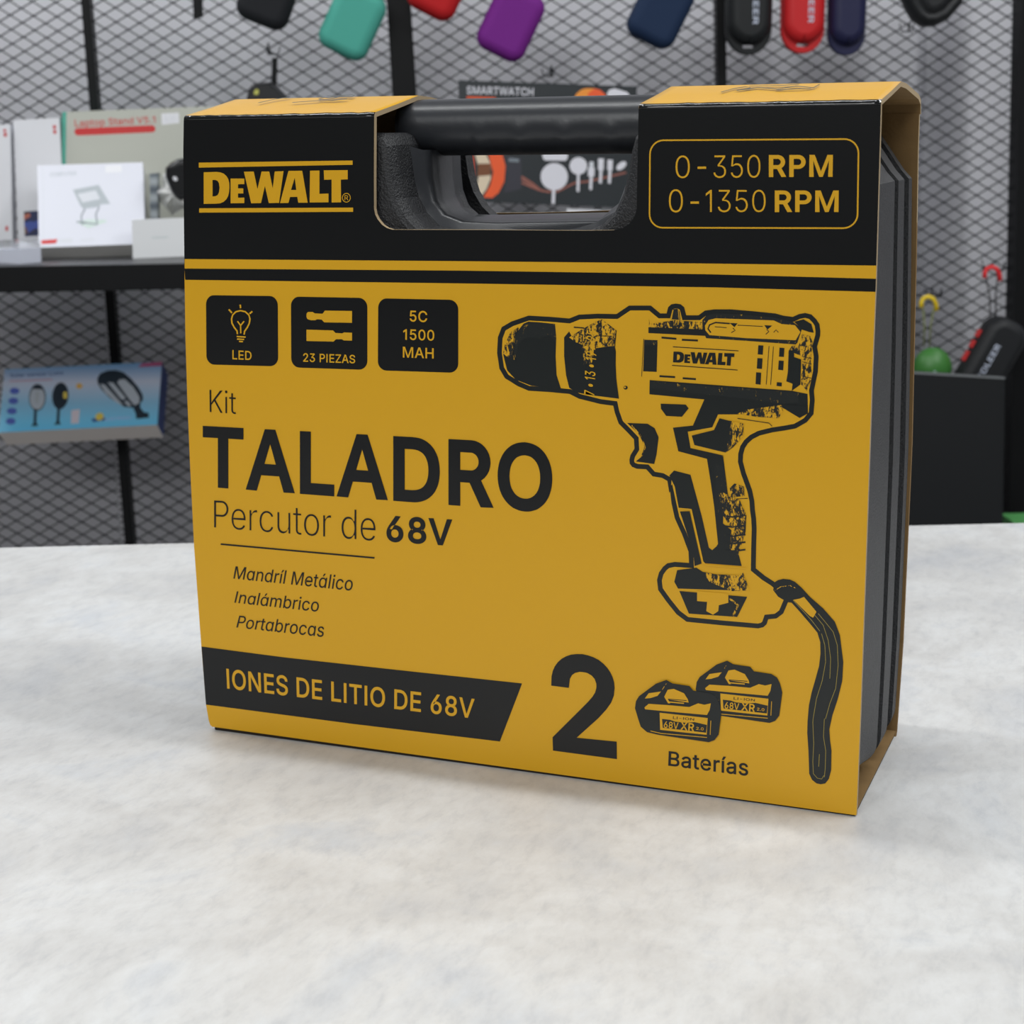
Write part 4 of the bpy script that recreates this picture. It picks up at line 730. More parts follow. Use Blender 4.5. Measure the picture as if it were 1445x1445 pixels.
L1 = [(621, 212), (623, 250), (627, 280), (640, 300), (662, 309.5), (700, 311), (850, 307), (874, 287), (888, 250), (896, 212)]
L2 = [(650, 212), (651, 240), (654, 268), (662, 290), (676, 303), (700, 303.5), (862, 300), (880, 282), (890, 250), (896, 212)]
def loop(Lp, y):
    pts = [yp(x, yy, y) for x, yy in Lp]
    return [Vector((u, y, v)) for u, v in pts]
def lerp(a_, b_, t_): return [p*(1-t_)+q*t_ for p, q in zip(a_, b_)]
a3 = loop(L0, .028); b3 = loop(L1, .046); c3 = loop(L2, .088)
zb = .235
outr = [Vector((x, .026, z)) for x, z in [(.108, .322), (.108, .30), (.108, .27), (.115, .25), (.13, zb), (.16, zb), (.22, zb), (.245, .25), (.258, .28), (.258, .322)]]
outb = [Vector((p.x, .092, p.z)) for p in outr]
m_ = MB(); fil = [lerp(a3, b3, t_) for t_ in (0, .35, .7, 1)]
for k, t_ in enumerate((0, .35, .7, 1)):
    for p, q in zip(fil[k], a3): p.y = .028+.018*(t_**.5 if t_ else 0)
m_.loft([outr]+fil+[lerp(b3, c3, .5), c3, outb], PLS, closed=False, smooth=True); m_.build('handle_frame', tcase)
# grip across the top
gt, gbm = yp(750, 137.5, .058)[1], yp(750, 219.5, .045)[1]; gz = (gt+gbm)/2; gh = (gt-gbm)/2
m_ = MB(); rg = []
for x in [.106+.001*k*2.55 for k in range(0, 60)]:
    bump_ = .0012*max(0, math.sin((x-.12)*2*math.pi/.024))**2 if .15 < x < .24 else 0
    sec = []
    for k in range(24):
        a_ = 2*math.pi*k/24; cx_, sz_ = math.cos(a_), math.sin(a_)
        yy = .058+.021*math.copysign(abs(cx_)**.8, cx_); zz = gz+gh*math.copysign(abs(sz_)**.85, sz_)
        if cx_ < -.3 and sz_ < 0: yy -= bump_
        sec.append(Vector((x, yy, zz)))
    rg.append(sec)
m_.loft(rg, PLS, True, True, smooth=True); m_.build('handle_grip', tcase)

# ------------------------------------------------------------------ printed cardboard sleeve
slv = thing('cardboard_sleeve', 'yellow and black printed cardboard sleeve around the drill case, open at sides', 'box', (W/2, D/2, 0))
FP = (0, 0, 0)
def F(px, py): return on(px, py, FP, Y)
cut = [(528.3, 158.3), (528.2, 250), (528.4, 295), (530, 303), (533.5, 310), (539.6, 317.5), (546, 322), (554, 324.6), (680, 324.8), (780, 325.6), (832, 325.8), (866, 325.3), (879, 322.5), (889, 316), (896, 306), (898.9, 296), (900.4, 221), (901.8, 150), (902, 146.3)]
right = [(1244, 141), (1240, 275), (1236, 412), (1231, 532), (1224, 740), (1219, 883), (1215, 1000), (1209, 1151)]
leftp = [(300, 1026), (297.4, 1024), (295, 1017), (291, 994), (284.6, 912.7), (274.3, 771), (268.7, 657), (264.7, 560), (262, 470), (260.8, 380), (260, 300), (259.2, 215), (259.4, 166.5)]
RF = .0026                                               # radius of the top fold
def drop(p): return Vector((p.x, 0, p.z-RF))
A = [F(*p) for p in cut]; A[0] = drop(F(528.3, 158.3)); A[-1] = drop(F(902, 146.3))
Rr = [F(*p) for p in right]; Rr[0] = drop(F(1244, 140)); Lf = [F(*p) for p in leftp]; Lf[-1] = drop(F(259.4, 163))
loop_f = A+Rr+Lf
TH = .0028
mb = MB(); mb.poly(loop_f, YEL)
back_f = [p+Y*TH for p in loop_f]; mb.poly(back_f, KRAFT); mb.loft([loop_f, back_f], EDGE)
PR = Print(mb, FP, (0, -1, 0))
# black header with stripe
head = [None]
hp = [(0, 0)]
topL, topR = [(259.4, 166.5)], []
def raw(pts, m, L): mb.poly([Vector((p.x, -.00008*L, p.z)) for p in pts], m)
hdr = A+[Rr[0], F(1240, 275), F(1236.1, 412.3), F(1010, 406), F(670, 400.6), F(262, 395.3)]+[p for p in Lf if p.z > F(262, 396).z]
raw(hdr, BLK, 1)
PR.poly([(261.3, 366), (650, 369), (1000, 372.4), (1237.4, 375.3), (1236.8, 393.8), (1000, 387.4), (650, 382.3), (261.3, 379.4)], YEL, 2)
# logo
z2 = zc(250, 0, 3.6125)
LOGO = [([(138, 880), (200, 878), (222, 880), (240, 887), (254, 899), (263, 914), (268, 934), (269, 958), (267, 982), (262, 1002), (253, 1018), (239, 1031), (222, 1038), (200, 1040), (138, 1041)], [(183, 919), (198, 919), (209, 924), (216, 936), (219, 958), (216, 982), (209, 996), (198, 1002), (183, 1003)]),
        ([(275, 912), (345, 912), (345, 940), (313, 941), (313, 962), (340, 962), (340, 988), (313, 988), (313, 1010), (345, 1009), (345, 1037), (275, 1038)], None),
        ([(343, 877), (393, 876), (412, 965), (433, 876), (472, 876), (490, 962), (500, 876), (545, 874), (522, 1036), (470, 1037), (450, 950), (430, 1037), (380, 1038)], None),
        ([(570, 873), (640, 872), (668, 1035), (620, 1035), (615, 1005), (578, 1006), (570, 1036), (527, 1037)], [(583, 970), (610, 970), (602, 908)]),
        ([(680, 872), (728, 871), (728, 990), (774, 988), (774, 1033), (678, 1034)], None),
        ([(750, 870), (872, 869), (872, 916), (837, 917), (838, 1033), (790, 1034), (790, 917), (752, 918)], None)]
for o, h in LOGO: PR.poly(z2(o), YEL, 2, [z2(h)] if h else ())
PR.poly([(281.3, 230), (498.3, 227), (498.3, 233), (281.3, 237)], YEL, 2); PR.poly([(281.8, 294.4), (499, 293.4), (499, 299.4), (281.8, 300.5)], YEL, 2)
PR.line([(489.5+5.6*math.cos(k*math.pi/10), 279.5+6.2*math.sin(k*math.pi/10)) for k in range(20)], 1, YEL, 2, True); PR.text('R', [(487, 276), (492, 276), (492, 283), (487, 283)], YEL, 2)
# speed frame
PR.rrect([(917, 197.5), (1213.5, 195.5), (1211.5, 323.6), (916, 322.8)], .165, YEL, 2, border=.0007)
PR.text('0', [(954, 220), (974, 219.8), (974, 251.8), (954, 252)], YEL, 2, -9); PR.line([(985, 237.2), (997, 237.1)], 3.2, YEL, 2); PR.text('350', [(1007.5, 219.4), (1073.6, 219), (1073.6, 251.3), (1007.5, 251.7)], YEL, 2, -9); PR.text('RPM', [(1085.6, 219.2), (1176, 219), (1175.5, 250), (1085.6, 250.3)], YEL, 2, 20, space=6)
PR.text('0', [(944.6, 267.4), (964.2, 267.6), (964.2, 300.2), (944.6, 300.4)], YEL, 2, -9); PR.line([(975, 286.4), (987, 286.3)], 3.2, YEL, 2); PR.text('1350', [(996.5, 267.9), (1081, 268.3), (1081, 299.8), (996.5, 300)], YEL, 2, -9); PR.text('RPM', [(1094, 269.3), (1184.2, 269.3), (1183.8, 299.6), (1094, 299.8)], YEL, 2, 20, space=6)
# feature icons
PR.rrect([(291.3, 417), (392.6, 418.3), (393.2, 517.4), (292, 514.7)], .13, BLK, 1); PR.rrect([(411.2, 419), (519, 421), (519, 522.4), (411.7, 518.8)], .13, BLK, 1); PR.rrect([(534.4, 421.4), (647.3, 423.8), (647.3, 526.6), (533.8, 523)], .13, BLK, 1)
PR.text('LED', [(328.7, 494.4), (355.8, 496), (355.8, 508.6), (328.7, 507.4)], YEL, 2, 10); PR.text('23 PIEZAS', [(428.6, 498.6), (502, 501.2), (502, 513.4), (428.6, 511)], YEL, 2, 10)
PR.text('5C', [(578.9, 438.4), (603.6, 439.3), (603.6, 455.4), (578.9, 454.2)], YEL, 2, 10); PR.text('1500', [(569.8, 464.6), (613.6, 466), (613.6, 481.4), (569.8, 480)], YEL, 2, 10); PR.text('MAH', [(569.2, 489.6), (612.8, 491.8), (612.8, 506.4), (569.2, 504.9)], YEL, 2, 10)
z5a = zc(270, 390, 3.6125)
bulb = [(238, 296), (236, 280), (222, 262), (210, 240), (208, 218), (214, 198), (230, 182), (254, 176), (278, 182), (296, 198), (302, 218), (298, 242), (288, 262), (274, 282), (272, 298)]
PR.line(z5a(bulb), 2.1, YEL, 2)
for l in ([(255, 292), (254, 252), (238, 230)], [(254, 252), (272, 230)], [(234, 308), (280, 311)], [(236, 321), (272, 323)], [(246, 333), (266, 334)]): PR.line(z5a(l), 1.9, YEL, 2)
for l in ([(252, 146), (254, 164)], [(194, 170), (210, 188)], [(314, 180), (300, 192)]): PR.line(z5a(l), 2.2, YEL, 2)
PR.poly(z5a([(590, 192), (597, 183), (622, 183), (632, 190), (672, 192), (684, 176), (822, 178), (822, 238), (680, 236), (668, 222), (645, 220), (634, 225), (612, 225), (596, 220), (590, 210)]), YEL, 2)
PR.poly(z5a([(590, 273), (725, 277), (738, 290), (772, 292), (782, 287), (822, 289), (822, 329), (780, 328), (770, 322), (740, 322), (728, 334), (590, 331)]), YEL, 2)
# lettering
PR.text('Kit', [(296.5, 549.5), (333.8, 552.4), (333.8, 584.6), (296.8, 582)], BLK, 2, -9)
PR.text('TALADRO', [(286.9, 600.2), (780, 626.5), (780, 725), (286.9, 688)], BLK, 2, 23, space=-4)
PR.text('Percutor de', [(303, 706.5), (530.5, 721.5), (530.5, 764), (303, 745)], BLK, 2, -12)
PR.text('68V', [(546, 727), (638.8, 733), (638.8, 771.4), (546, 764.8)], BLK, 2, 21, space=-4)
PR.line([(312.2, 768.2), (529.3, 787.6)], 2.3, BLK, 2)
PR.text('Mαndríl Metβlico', [(331.5, 798.6), (499, 813.5), (498, 834.3), (330, 817)], BLK, 2, 1, shear=.12)
PR.text('Inαlβmbrico', [(333.4, 834), (451, 844.5), (450.4, 864), (331.4, 851)], BLK, 2, 1, shear=.12); PR.text('Portαbrocαs', [(336.6, 869), (458.4, 880), (457.8, 899.6), (334.2, 886)], BLK, 2, 1, shear=.12)
PR.poly([(285, 912.7), (400, 927.8), (560, 945.6), (737.4, 964.8), (706, 1046.6), (500, 1022), (291.3, 994.6)], BLK, 1)
PR.text('IONES DE LITIO DE 68V', [(320.1, 943.4), (670.6, 986.2), (669.6, 1014.8), (321.4, 972.2)], YEL, 2, 12)
PR.text('2', [(777, 918), (869.6, 929), (871.2, 1071.4), (781, 1059.4)], BLK, 2, 20)
PR.text('Baterías', [(944.4, 1059.4), (1056.6, 1071.6), (1056.4, 1095.6), (943.6, 1081)], BLK, 2, 10)

# drill picture
A1, A2, A3, A4 = zc(680, 410, 4.5156), zc(900, 410, 4.5156), zc(880, 680, 4.25), zc(880, 900, 4.014)
nose = A1([(560, 660), (430, 648), (300, 640), (230, 610), (150, 560), (115, 500), (100, 400), (105, 300), (130, 235), (190, 200), (300, 162), (440, 170), (560, 180), (620, 156), (740, 150), (860, 152), (940, 98), (1080, 98), (1140, 148), (1180, 148), (1190, 108), (1210, 90), (1240, 85), (1270, 90), (1292, 108), (1305, 160)])
head_ = A2([(390, 160), (430, 130), (490, 122), (600, 122), (740, 134), (880, 148), (930, 162), (990, 170), (1030, 152), (1070, 145), (1110, 155), (1140, 185), (1160, 215), (1166, 260), (1165, 290), (1145, 360), (1155, 420), (1150, 520), (1125, 640), (1130, 700), (1122, 790), (1080, 840), (1010, 880), (940, 893), (860, 905), (780, 925), (735, 948), (705, 975), (685, 1005), (674, 1045), (672, 1090), (690, 1160), (710, 1215), (730, 1270), (745, 1340)])
grip = A3([(790, 170), (797, 220), (800, 280), (797, 400), (795, 520), (850, 565), (905, 600), (950, 640)])
foot = A3([(1000, 700), (985, 730), (960, 790), (920, 820), (870, 825), (860, 855), (840, 873), (810, 880), (600, 862), (380, 840), (320, 795), (260, 720), (210, 650), (203, 590), (215, 545), (240, 510), (265, 490), (310, 482), (395, 488), (392, 420), (375, 375), (355, 320), (330, 265), (310, 220), (290, 130), (282, 60)])
trig = A1([(1197, 1290), (1185, 1215), (1150, 1195), (1090, 1185), (1068, 1160), (1050, 1140), (990, 1137), (960, 1125), (945, 1105), (943, 1080), (950, 1050), (975, 1010), (972, 950), (930, 905), (875, 850), (850, 780), (840, 735), (760, 725), (620, 690)])
body = nose+head_+grip+foot+trig
PR.poly(body, INK, 1)
PR.poly(inset(body, 6.8), YEL, 2)
strap = A3([(905, 605), (930, 590), (960, 583), (1000, 587), (1030, 600), (1070, 635), (1120, 690), (1200, 760), (1270, 840), (1300, 920), (1320, 1080), (1315, 1180)])+A4([(1240, 250), (1215, 350), (1185, 440), (1168, 520), (1172, 580), (1180, 640), (1178, 750), (1165, 800), (1145, 825), (1120, 830), (1095, 825), (1070, 805), (1054, 770), (1050, 640), (1043, 540), (1045, 470), (1053, 380), (1068, 310), (1088, 240), (1110, 160), (1118, 90)])+A3([(1182, 960), (1165, 905), (1120, 850), (1060, 780), (1010, 725), (985, 722), (930, 690), (900, 650)])
PR.poly(strap, INK, 3)
PR.poly(A3([(1062, 700), (1085, 690), (1160, 780), (1140, 815), (1120, 805), (1022, 708)]), YEL, 4)
PR.line(A3([(905, 655), (945, 630), (1000, 622), (1050, 645)]), 1.1, GRAIN, 4)
for l in (A3([(1020, 710), (1130, 830), (1180, 895)]), A3([(1190, 910), (1210, 980), (1215, 1080), (1195, 1190), (1160, 1300), (1140, 1420)])+A4([(1075, 480), (1080, 600), (1075, 700), (1078, 770), (1100, 795), (1125, 800), (1138, 780)]),
          A3([(1170, 790), (1220, 850), (1260, 900), (1285, 980), (1290, 1100), (1275, 1240), (1240, 1330), (1215, 1420)])+A4([(1140, 460), (1135, 560), (1148, 640), (1145, 740), (1140, 790)]), A3([(1150, 800), (1200, 860), (1230, 950), (1245, 1060), (1240, 1180)]), A4([(1112, 660), (1108, 730)])):
    PR.line(l, .8, mat('stitch_print', (150, 132, 58), .5), 4)
# chuck and torque ring
PR.poly(A1([(140, 410), (160, 360), (200, 330), (212, 280), (240, 250), (270, 212), (300, 200), (380, 205), (470, 215), (478, 300), (474, 420), (480, 540), (508, 628), (320, 608), (220, 570), (165, 510)]), GRAIND, 3)
PR.poly(A1([(150, 420), (215, 440), (240, 330), (300, 300), (360, 310), (430, 290), (470, 330), (474, 430), (480, 540), (508, 626), (320, 606), (220, 568), (165, 508)]), INK, 4)
PR.poly(A1([(140, 400), (150, 350), (185, 270), (235, 235), (215, 300), (205, 400), (215, 445), (160, 420)]), GRAIN, 4)
PR.line(A1([(238, 240), (210, 300), (203, 400), (225, 460)]), 1, INK, 5)
PR.poly(A1([(528, 300), (560, 262), (580, 300), (640, 320), (725, 370), (850, 352), (858, 390), (855, 560), (872, 690), (730, 672), (600, 650), (560, 620), (540, 540), (528, 420)]), INK, 3)
PR.poly(A1([(560, 300), (640, 250), (730, 200), (770, 185), (860, 255), (850, 355), (730, 362), (725, 380), (640, 345), (600, 330)]), GRAIN, 3)
PR.line(A1([(770, 185), (740, 250), (728, 370)]), 1.1, INK, 5); PR.line(A1([(860, 255), (850, 360), (858, 560), (875, 690)]), 1.2, INK, 5)
PR.line(A1([(740, 290), (830, 292), (838, 340)]), 1, INK, 5); PR.line(A1([(590, 235), (655, 240)]), 1.6, INK, 5)
PR.poly(A1([(640, 350), (720, 350), (712, 440), (700, 470), (652, 470)]), GRAIN, 4)
sc_q = A1([(655, 660), (672, 250), (742, 262), (722, 672)])
PR.text('7 • 13 • 19 • 25', sc_q, YEL, 5, 9)
# body details
for q in ([(45, 315), (130, 318), (124, 520), (38, 516)],): PR.poly(A2(q), GRAIND, 3); PR.poly(A2([(45, 350), (128, 350), (124, 518), (39, 514)]), INK, 4)
PR.line(A1([(1035, 310), (1028, 430), (1022, 550)]), .8, INK, 3)
PR.poly(A2([(75, 180), (80, 215), (240, 190), (430, 205), (430, 260), (75, 240)]), GRAIN, 3); PR.poly(A2([(72, 235), (430, 250), (440, 290), (72, 272)]), INK, 4)
PR.poly(A2([(215, 185), (228, 120), (255, 118), (270, 135), (275, 188)]), GRAIND, 3); PR.line(A2([(218, 185), (230, 125)]), .9, YEL, 4); PR.line(A2([(268, 185), (262, 128)]), .9, YEL, 4)
PR.poly(A2([(415, 190), (440, 160), (500, 145), (600, 148), (880, 172), (990, 200), (1050, 245), (1020, 335), (1010, 345), (700, 322), (440, 305), (415, 255)]), GRAIND, 3)
PR.poly(A2([(432, 225), (455, 190), (500, 178), (870, 192), (920, 215), (1005, 222), (1040, 265), (1010, 318), (700, 305), (460, 285), (435, 255)]), YEL, 4)
PR.line(A2([(470, 270), (452, 245), (462, 220), (500, 205), (590, 212)]), 2, INK, 5); PR.line(A2([(640, 222), (800, 230)]), 1, INK, 5); PR.line(A2([(495, 232), (570, 238)]), 1, INK, 5)
PR.poly(A2([(590, 208), (640, 210), (620, 235)]), INK, 5); PR.poly(A2([(810, 222), (860, 225), (830, 250)]), INK, 5); PR.line(A2([(610, 240), (625, 255), (600, 270)]), 1.2, INK, 5); PR.line(A2([(825, 250), (840, 262), (820, 280)]), 1.2, INK, 5); PR.line(A2([(870, 268), (885, 252), (900, 268)]), 1.1, INK, 5)
PR.poly(A2([(1000, 200), (1060, 185), (1110, 215), (1125, 270), (1095, 265), (1050, 250)]), INK, 4)
PR.poly(A2([(1050, 280), (1100, 290), (1118, 330), (1105, 440), (1112, 560), (1080, 640), (1045, 600), (1050, 420), (965, 385), (985, 355), (1030, 350)]), GRAIN, 3)
PR.poly(A2([(965, 385), (1000, 378), (1000, 425), (1045, 440), (1040, 600), (985, 640), (990, 595), (950, 580), (960, 520)]), INK, 4)
for y in (435, 470, 510, 560): PR.line(A2([(1050, y-15), (1112, y)]), .9, INK, 4)
for l in ([(155, 301), (250, 309)], [(285, 315), (387, 320)], [(142, 547), (242, 553)], [(290, 560), (374, 566)]): PR.line(A2(l), 2.6, INK, 3)
PR.line(A2([(228, 360), (646, 386)]), 1.1, INK, 3); PR.line(A2([(222, 478), (640, 508)]), 1.1, INK, 3)
lq = A2([(232, 386), (620, 402), (612, 484), (228, 458)])
mapq = lambda pts: [tuple(Vector(lq[3]).lerp(Vector(lq[2]), (x-138)/734).lerp(Vector(lq[0]).lerp(Vector(lq[1]), (x-138)/734), (1040-y)/171)) for x, y in pts]
for o, h in LOGO: PR.poly(mapq(o), INK, 3, [mapq(h)] if h else ())
for q in ([(772, 350), (804, 352), (800, 410), (768, 408)], [(766, 432), (799, 434), (795, 501), (762, 498)], [(758, 522), (790, 525), (786, 601), (754, 597)], [(907, 365), (938, 368), (935, 424), (903, 422)], [(902, 447), (934, 450), (930, 509), (898, 506)], [(890, 585), (922, 588), (920, 612), (888, 609)]): PR.poly(A2(q), INK, 3)
for l in ([(840, 355), (822, 600)], [(868, 358), (850, 602)]): PR.line(A2(l), .9, INK, 3)
PR.poly(A2([(80, 572), (985, 640), (1085, 660), (1088, 785), (1035, 805), (920, 745), (800, 745), (640, 790), (515, 790), (478, 872), (322, 900), (340, 1005), (540, 1050), (555, 1110), (440, 1072), (262, 1025), (228, 875), (355, 862), (428, 695), (78, 662)]), INK, 3)
PR.poly(A2([(90, 580), (500, 612), (980, 645), (1030, 655), (1028, 715), (920, 722), (700, 690), (80, 625)]), GRAIND, 4)
PR.poly(A2([(640, 785), (700, 760), (920, 730), (930, 770), (900, 815), (760, 805)]), GRAIN, 4); PR.poly(A2([(915, 740), (950, 728), (1085, 735), (1085, 785), (1035, 812)]), INK, 5)
PR.line(A2([(640, 815), (840, 845), (860, 865)]), 1, INK, 5)
PR.poly(A2([(348, 925), (490, 890), (525, 815), (605, 835), (650, 850), (640, 930), (600, 975), (560, 1032), (365, 985)]), INK, 4); PR.poly(A2([(590, 830), (680, 850), (675, 930), (610, 1000), (560, 1035), (590, 930)]), GRAIN, 5)
PR.line(A2([(545, 1050), (580, 1330), (705, 1325)]), 1, INK, 4)
PR.poly(A2([(590, 1260), (620, 1230), (680, 1250), (685, 1310), (600, 1318)]), GRAIN, 3)
PR.poly(A2([(150, 722), (310, 728), (328, 752), (285, 805), (185, 800), (152, 755)]), INK, 3)
PR.poly(A1([(930, 845), (1060, 850), (1105, 878), (1130, 935), (1117, 1045), (1102, 1106), (985, 1090), (1028, 1055), (1040, 990), (1005, 915)]), INK, 3); PR.line(A1([(960, 860), (1020, 930), (1045, 1000), (1020, 1060)]), 1.6, GRAIN, 4)
PR.disc(A1([(920, 620)])[0], 3, 2.6, INK, 3); PR.disc(A1([(916, 618)])[0], 1.4, 1.2, YEL, 4)
PR.poly(A2([(235, 1148), (340, 1175), (412, 1440)])+A3([(515, 395), (535, 410), (560, 388), (640, 400), (695, 440), (712, 505), (490, 488), (475, 470), (412, 165), (335, 160)])+A2([(240, 1250), (205, 1180)]), INK, 3)
PR.poly(A2([(445, 1075), (545, 1060), (575, 1330)])+A3([(602, 170), (600, 250), (650, 290), (640, 401), (560, 389), (570, 372), (547, 150), (528, 15)]), INK, 3)
PR.poly(A2([(500, 1100), (550, 1120), (585, 1340), (640, 1420), (620, 1440), (500, 1440)]), GRAIND, 4)
PR.poly(A3([(590, 60), (700, 110), (740, 200), (735, 300), (690, 440), (640, 400), (655, 285), (600, 200)]), GRAIN, 4)
for y in (205, 265, 320, 365, 410): PR.line(A3([(612, y), (660, y+6), (735, y-4)]), 2.2, GRAIND, 5)
PR.poly(A3([(342, 178), (400, 176), (472, 490), (430, 505), (420, 420), (372, 270)]), INK, 4)
PR.line(A3([(335, 160), (408, 165), (478, 478), (500, 500), (740, 520)]), 2.2, YEL, 5)
PR.poly(A3([(325, 530), (440, 515), (510, 560), (640, 585), (700, 640), (640, 650), (330, 640), (308, 600)]), INK, 3); PR.poly(A3([(480, 540), (560, 555), (700, 560), (720, 545), (760, 650), (650, 655), (520, 600)]), GRAIN, 4)
PR.poly(A3([(338, 655), (745, 690), (685, 810), (395, 790)]), INK, 3); PR.poly(A3([(445, 655), (632, 670), (632, 725), (575, 740), (572, 775), (540, 797), (500, 775), (505, 720), (445, 715)]), YEL, 4)
PR.line(A3([(640, 700), (690, 740), (660, 805)]), 3, GRAIN, 4)
# batteries
def battery(dx, dy):
    T = lambda pts: [(880+(x+dx)/4.014, 900+(y+dy)/4.014) for x, y in pts]
    PR.poly(T([(412, 290), (418, 250), (435, 222), (530, 152), (590, 130), (625, 150), (720, 164), (742, 190), (840, 205), (872, 225), (888, 255), (902, 310), (885, 440), (862, 470), (830, 482), (545, 440), (480, 425), (445, 395), (430, 350)]), INK, 3 if dx == 0 else 6)
    L = 4 if dx == 0 else 7
    PR.poly(T([(466, 285), (490, 265), (600, 272), (720, 283), (770, 262), (805, 270), (842, 262), (835, 300), (820, 328), (640, 312), (470, 296)]), YEL, L)
    PR.poly(T([(552, 315), (824, 345), (818, 440), (700, 428), (555, 412)]), YEL, L)
    PR.poly(T([(566, 350), (610, 355), (640, 365), (700, 372), (750, 368), (820, 384), (815, 428), (570, 400)]), INK, L+1)
    PR.text('68V', T([(578, 362), (660, 370), (658, 408), (576, 400)]), YEL, L+2, 12); PR.text('XR', T([(672, 366), (750, 376), (747, 420), (670, 410)]), YEL, L+2, 18); PR.text('2.0', T([(760, 394), (802, 399), (801, 415), (759, 411)]), YEL, L+2, 12)
    PR.text('LI-ION', T([(628, 334), (748, 346), (747, 360), (627, 350)]), INK, L+1, 9)
    PR.poly(T([(578, 225), (598, 185), (632, 180), (690, 205), (712, 240), (716, 258), (600, 240), (612, 262), (600, 262)]), YEL, L); PR.line(T([(600, 238), (705, 246)]), 1, INK, L+1); PR.line(T([(602, 254), (690, 262)]), 1.6, YEL, L)
    PR.poly(T([(468, 235), (490, 205), (560, 195), (540, 220), (500, 232)]), YEL, L); PR.line(T([(560, 195), (590, 150)]), .8, GRAIN, L)
    PR.poly(T([(480, 310), (540, 315), (545, 370), (520, 365), (490, 340)]), GRAIND, L); PR.line(T([(842, 360), (838, 440)]), .9, YEL, L); PR.line(T([(500, 418), (560, 432), (820, 455)]), 1, YEL, L)
battery(0, 0); battery(-343, 108)
fpo = mb.build('front_panel', slv, weld=False)

# arched top flaps, front fold included
ARCH = [(.0268, .0040), (.0526, .0086), (.0682, .0080), (.0881, .0058), (.1079, .0036), (.1151, .0012), (.1180, -.006)]
FOLD = mat('glossy_black_fold', (12, 13, 14), .12, .8, bump=.22, bscale=200)
YTOP = mat('yellow_print_top', (213, 160, 22), .34, .5, bump=.05, bscale=120)
def flap(xa, za, xb, zb_, dxa=(0, 0)):
    m_ = MB()
    NX = 24
    def col(t_, off):
        x = xa+(xb-xa)*t_; z = za+(zb_-za)*t_; o = []
        for k in range(6):
            a_ = math.radians(90*k/5); o.append((RF-(RF-off)*math.cos(a_), z-RF+(RF-off)*math.sin(a_)))
        o += [(y-off*.2, z+dz-off) for y, dz in ARCH[:-1]]+[(ARCH[-1][0]-off, z+ARCH[-1][1])]
        return [Vector((x, y+.0, zz)) for y, zz in o]
    wob = [0]+[random.uniform(-.00025, .00025) for _ in range(NX-1)]+[0]
    cols = [col(k/NX, 0) for k in range(NX+1)]; inn = [col(k/NX, .0024) for k in range(NX+1)]
    for k, c_ in enumerate(cols):
        for j in range(2, 6): c_[j].y += wob[k]; c_[j].z += wob[k]*.8
    n = len(cols[0])
    for k in range(NX):
        for j in range(n-1):
            m_.add([cols[k][j], cols[k+1][j], cols[k+1][j+1], cols[k][j+1]], [(0, 1, 2, 3)], FOLD if j < 4 else YTOP, True)
            m_.add([inn[k][j], inn[k][j+1], inn[k+1][j+1], inn[k+1][j]], [(0, 1, 2, 3)], KRAFT)
    for e in (0, NX):
        for j in range(n-1): m_.quad(cols[e][j], cols[e][j+1], inn[e][j+1], inn[e][j], EDGE)
    for j in (0, n-1):
        for k in range(NX): m_.quad(cols[k][j], cols[k+1][j], inn[k+1][j], inn[k][j], EDGE)
    return m_
pL, pLr, pRl, pR = F(259.4, 163), F(528.3, 158.3), F(902, 146.3), F(1244, 140)
SLOPE = Vector((0, -.0046, .0258)).normalized(); TINK = mat('top_ink', (66, 72, 70), .4)
m_ = flap(pL.x, pL.z, pLr.x, pLr.z); q_ = Print(m_, (0, .0526, H-.0003+.0086+.0003), SLOPE)
for l, w_ in (([(365, 146), (388, 141), (410, 137.6)], .8), ([(413, 145.5), (453, 142.6)], .8), ([(450, 141), (458, 138.4), (470, 139.5), (482, 136.8), (497, 137.2), (501, 135.2)], 1.2), ([(452, 141.5), (470, 141.8), (490, 140.6)], 1.1), ([(462, 136.6), (480, 135.6), (499, 134.6)], .8)): q_.line(l, w_, TINK, 2)
m_.build('top_flap', slv)
m_ = flap(pRl.x, pRl.z, pR.x, pR.z); q_ = Print(m_, (0, .0526, H+.0086+.0007), SLOPE)
for l, w_ in (([(1018, 131), (1036, 126), (1052, 123.5), (1060, 124.5), (1048, 127.5)], 1.0), ([(1040, 128.5), (1070, 124.5), (1098, 126.5), (1125, 122.5), (1148, 124.8), (1157, 120)], 1.1), ([(1058, 122.4), (1100, 121.8), (1128, 120)], .8), ([(1096, 127.6), (1122, 126.8), (1145, 125.8)], .8)): q_.line(l, w_, TINK, 2)
m_.build('top_flap', slv)
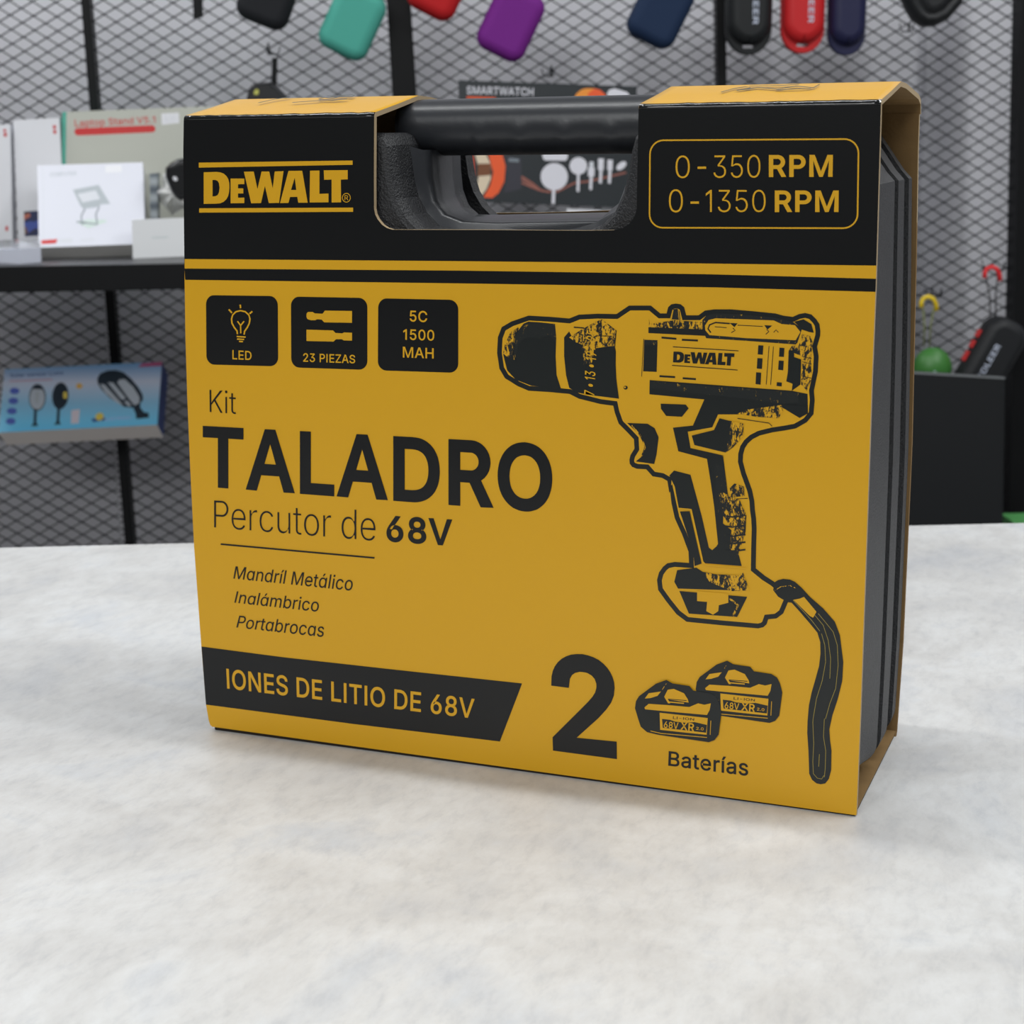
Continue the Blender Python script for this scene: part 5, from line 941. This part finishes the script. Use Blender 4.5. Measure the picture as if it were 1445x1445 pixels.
# back panel bulging between top and foot, with the handle opening
BP = [(-.0, .1200), (.0024, .1222), (.05, .1325), (.11, .1350), (.16, .1365), (.26, .1262), (.314, .1185), (.335, .1180)]
def yb(z):
    for (za, ya), (zb2, yb2) in zip(BP, BP[1:]):
        if za <= z <= zb2: return ya+(yb2-ya)*(z-za)/(zb2-za)
    return BP[-1][1]
hole = [on(x, y, (0, .118, 0), Y) for x, y in [(652.5, 120), (653, 222), (655.5, 262), (661, 284), (668, 295), (680, 301.5), (760, 300.8), (872, 297.5), (888, 285), (899, 240), (905, 120)]]
ux = sorted([.0, .06, .12, .18, .24, .30, .36])
m_ = MB(); zz = [b_[0] for b_ in BP]
zcut = min(p.z for p in hole)
rows = [z for z in zz if z < zcut-.004]+[zcut-.004]
for (za, zb2) in zip(rows, rows[1:]):
    m_.quad((0, yb(za), za), (W, yb(za), za), (W, yb(zb2), zb2), (0, yb(zb2), zb2), KRAFT); t_ = .0028
    m_.quad((0, yb(za)-t_, za), (0, yb(zb2)-t_, zb2), (W, yb(zb2)-t_, zb2), (W, yb(za)-t_, za), KRAFT)
    for x in (0, W): m_.quad((x, yb(za), za), (x, yb(za)-t_, za), (x, yb(zb2)-t_, zb2), (x, yb(zb2), zb2), KRAFT)
zt = .3316
hx = [Vector((p.x, 0, min(p.z, zt))) for p in hole]
zr_ = rows[-1]
poly_b = [(0, zr_), (W, zr_), (W, .314), (W, zt)]+[(p.x, p.z) for p in reversed(hx)]+[(0, zt), (0, .314)]
A_ = [Vector((x, yb(z), z)) for x, z in poly_b]; B_ = [p-Y*.0028 for p in A_]
def flatpoly(pts, m):
    t2 = tessellate_polygon([[Vector((p.x, p.z, 0)) for p in pts]]); m_.add(pts, [tuple(x) for x in t2], m)
flatpoly(A_, KRAFT); flatpoly(B_, KRAFT); m_.loft([A_, B_], EDGE); m_.build('back_panel', slv)
m_ = MB(); m_.abox((.001, .0006, .0016), (W-.0005, .121, .0026), KRAFT); m_.abox((.001, .0004, .0003), (W-.0008, .121, .0016), mat('dark_board_edge', (38, 31, 25), .8, .2)); m_.build('bottom_panel', slv)
for o in bpy.data.objects:
    if '_org' in o: del o['_org']
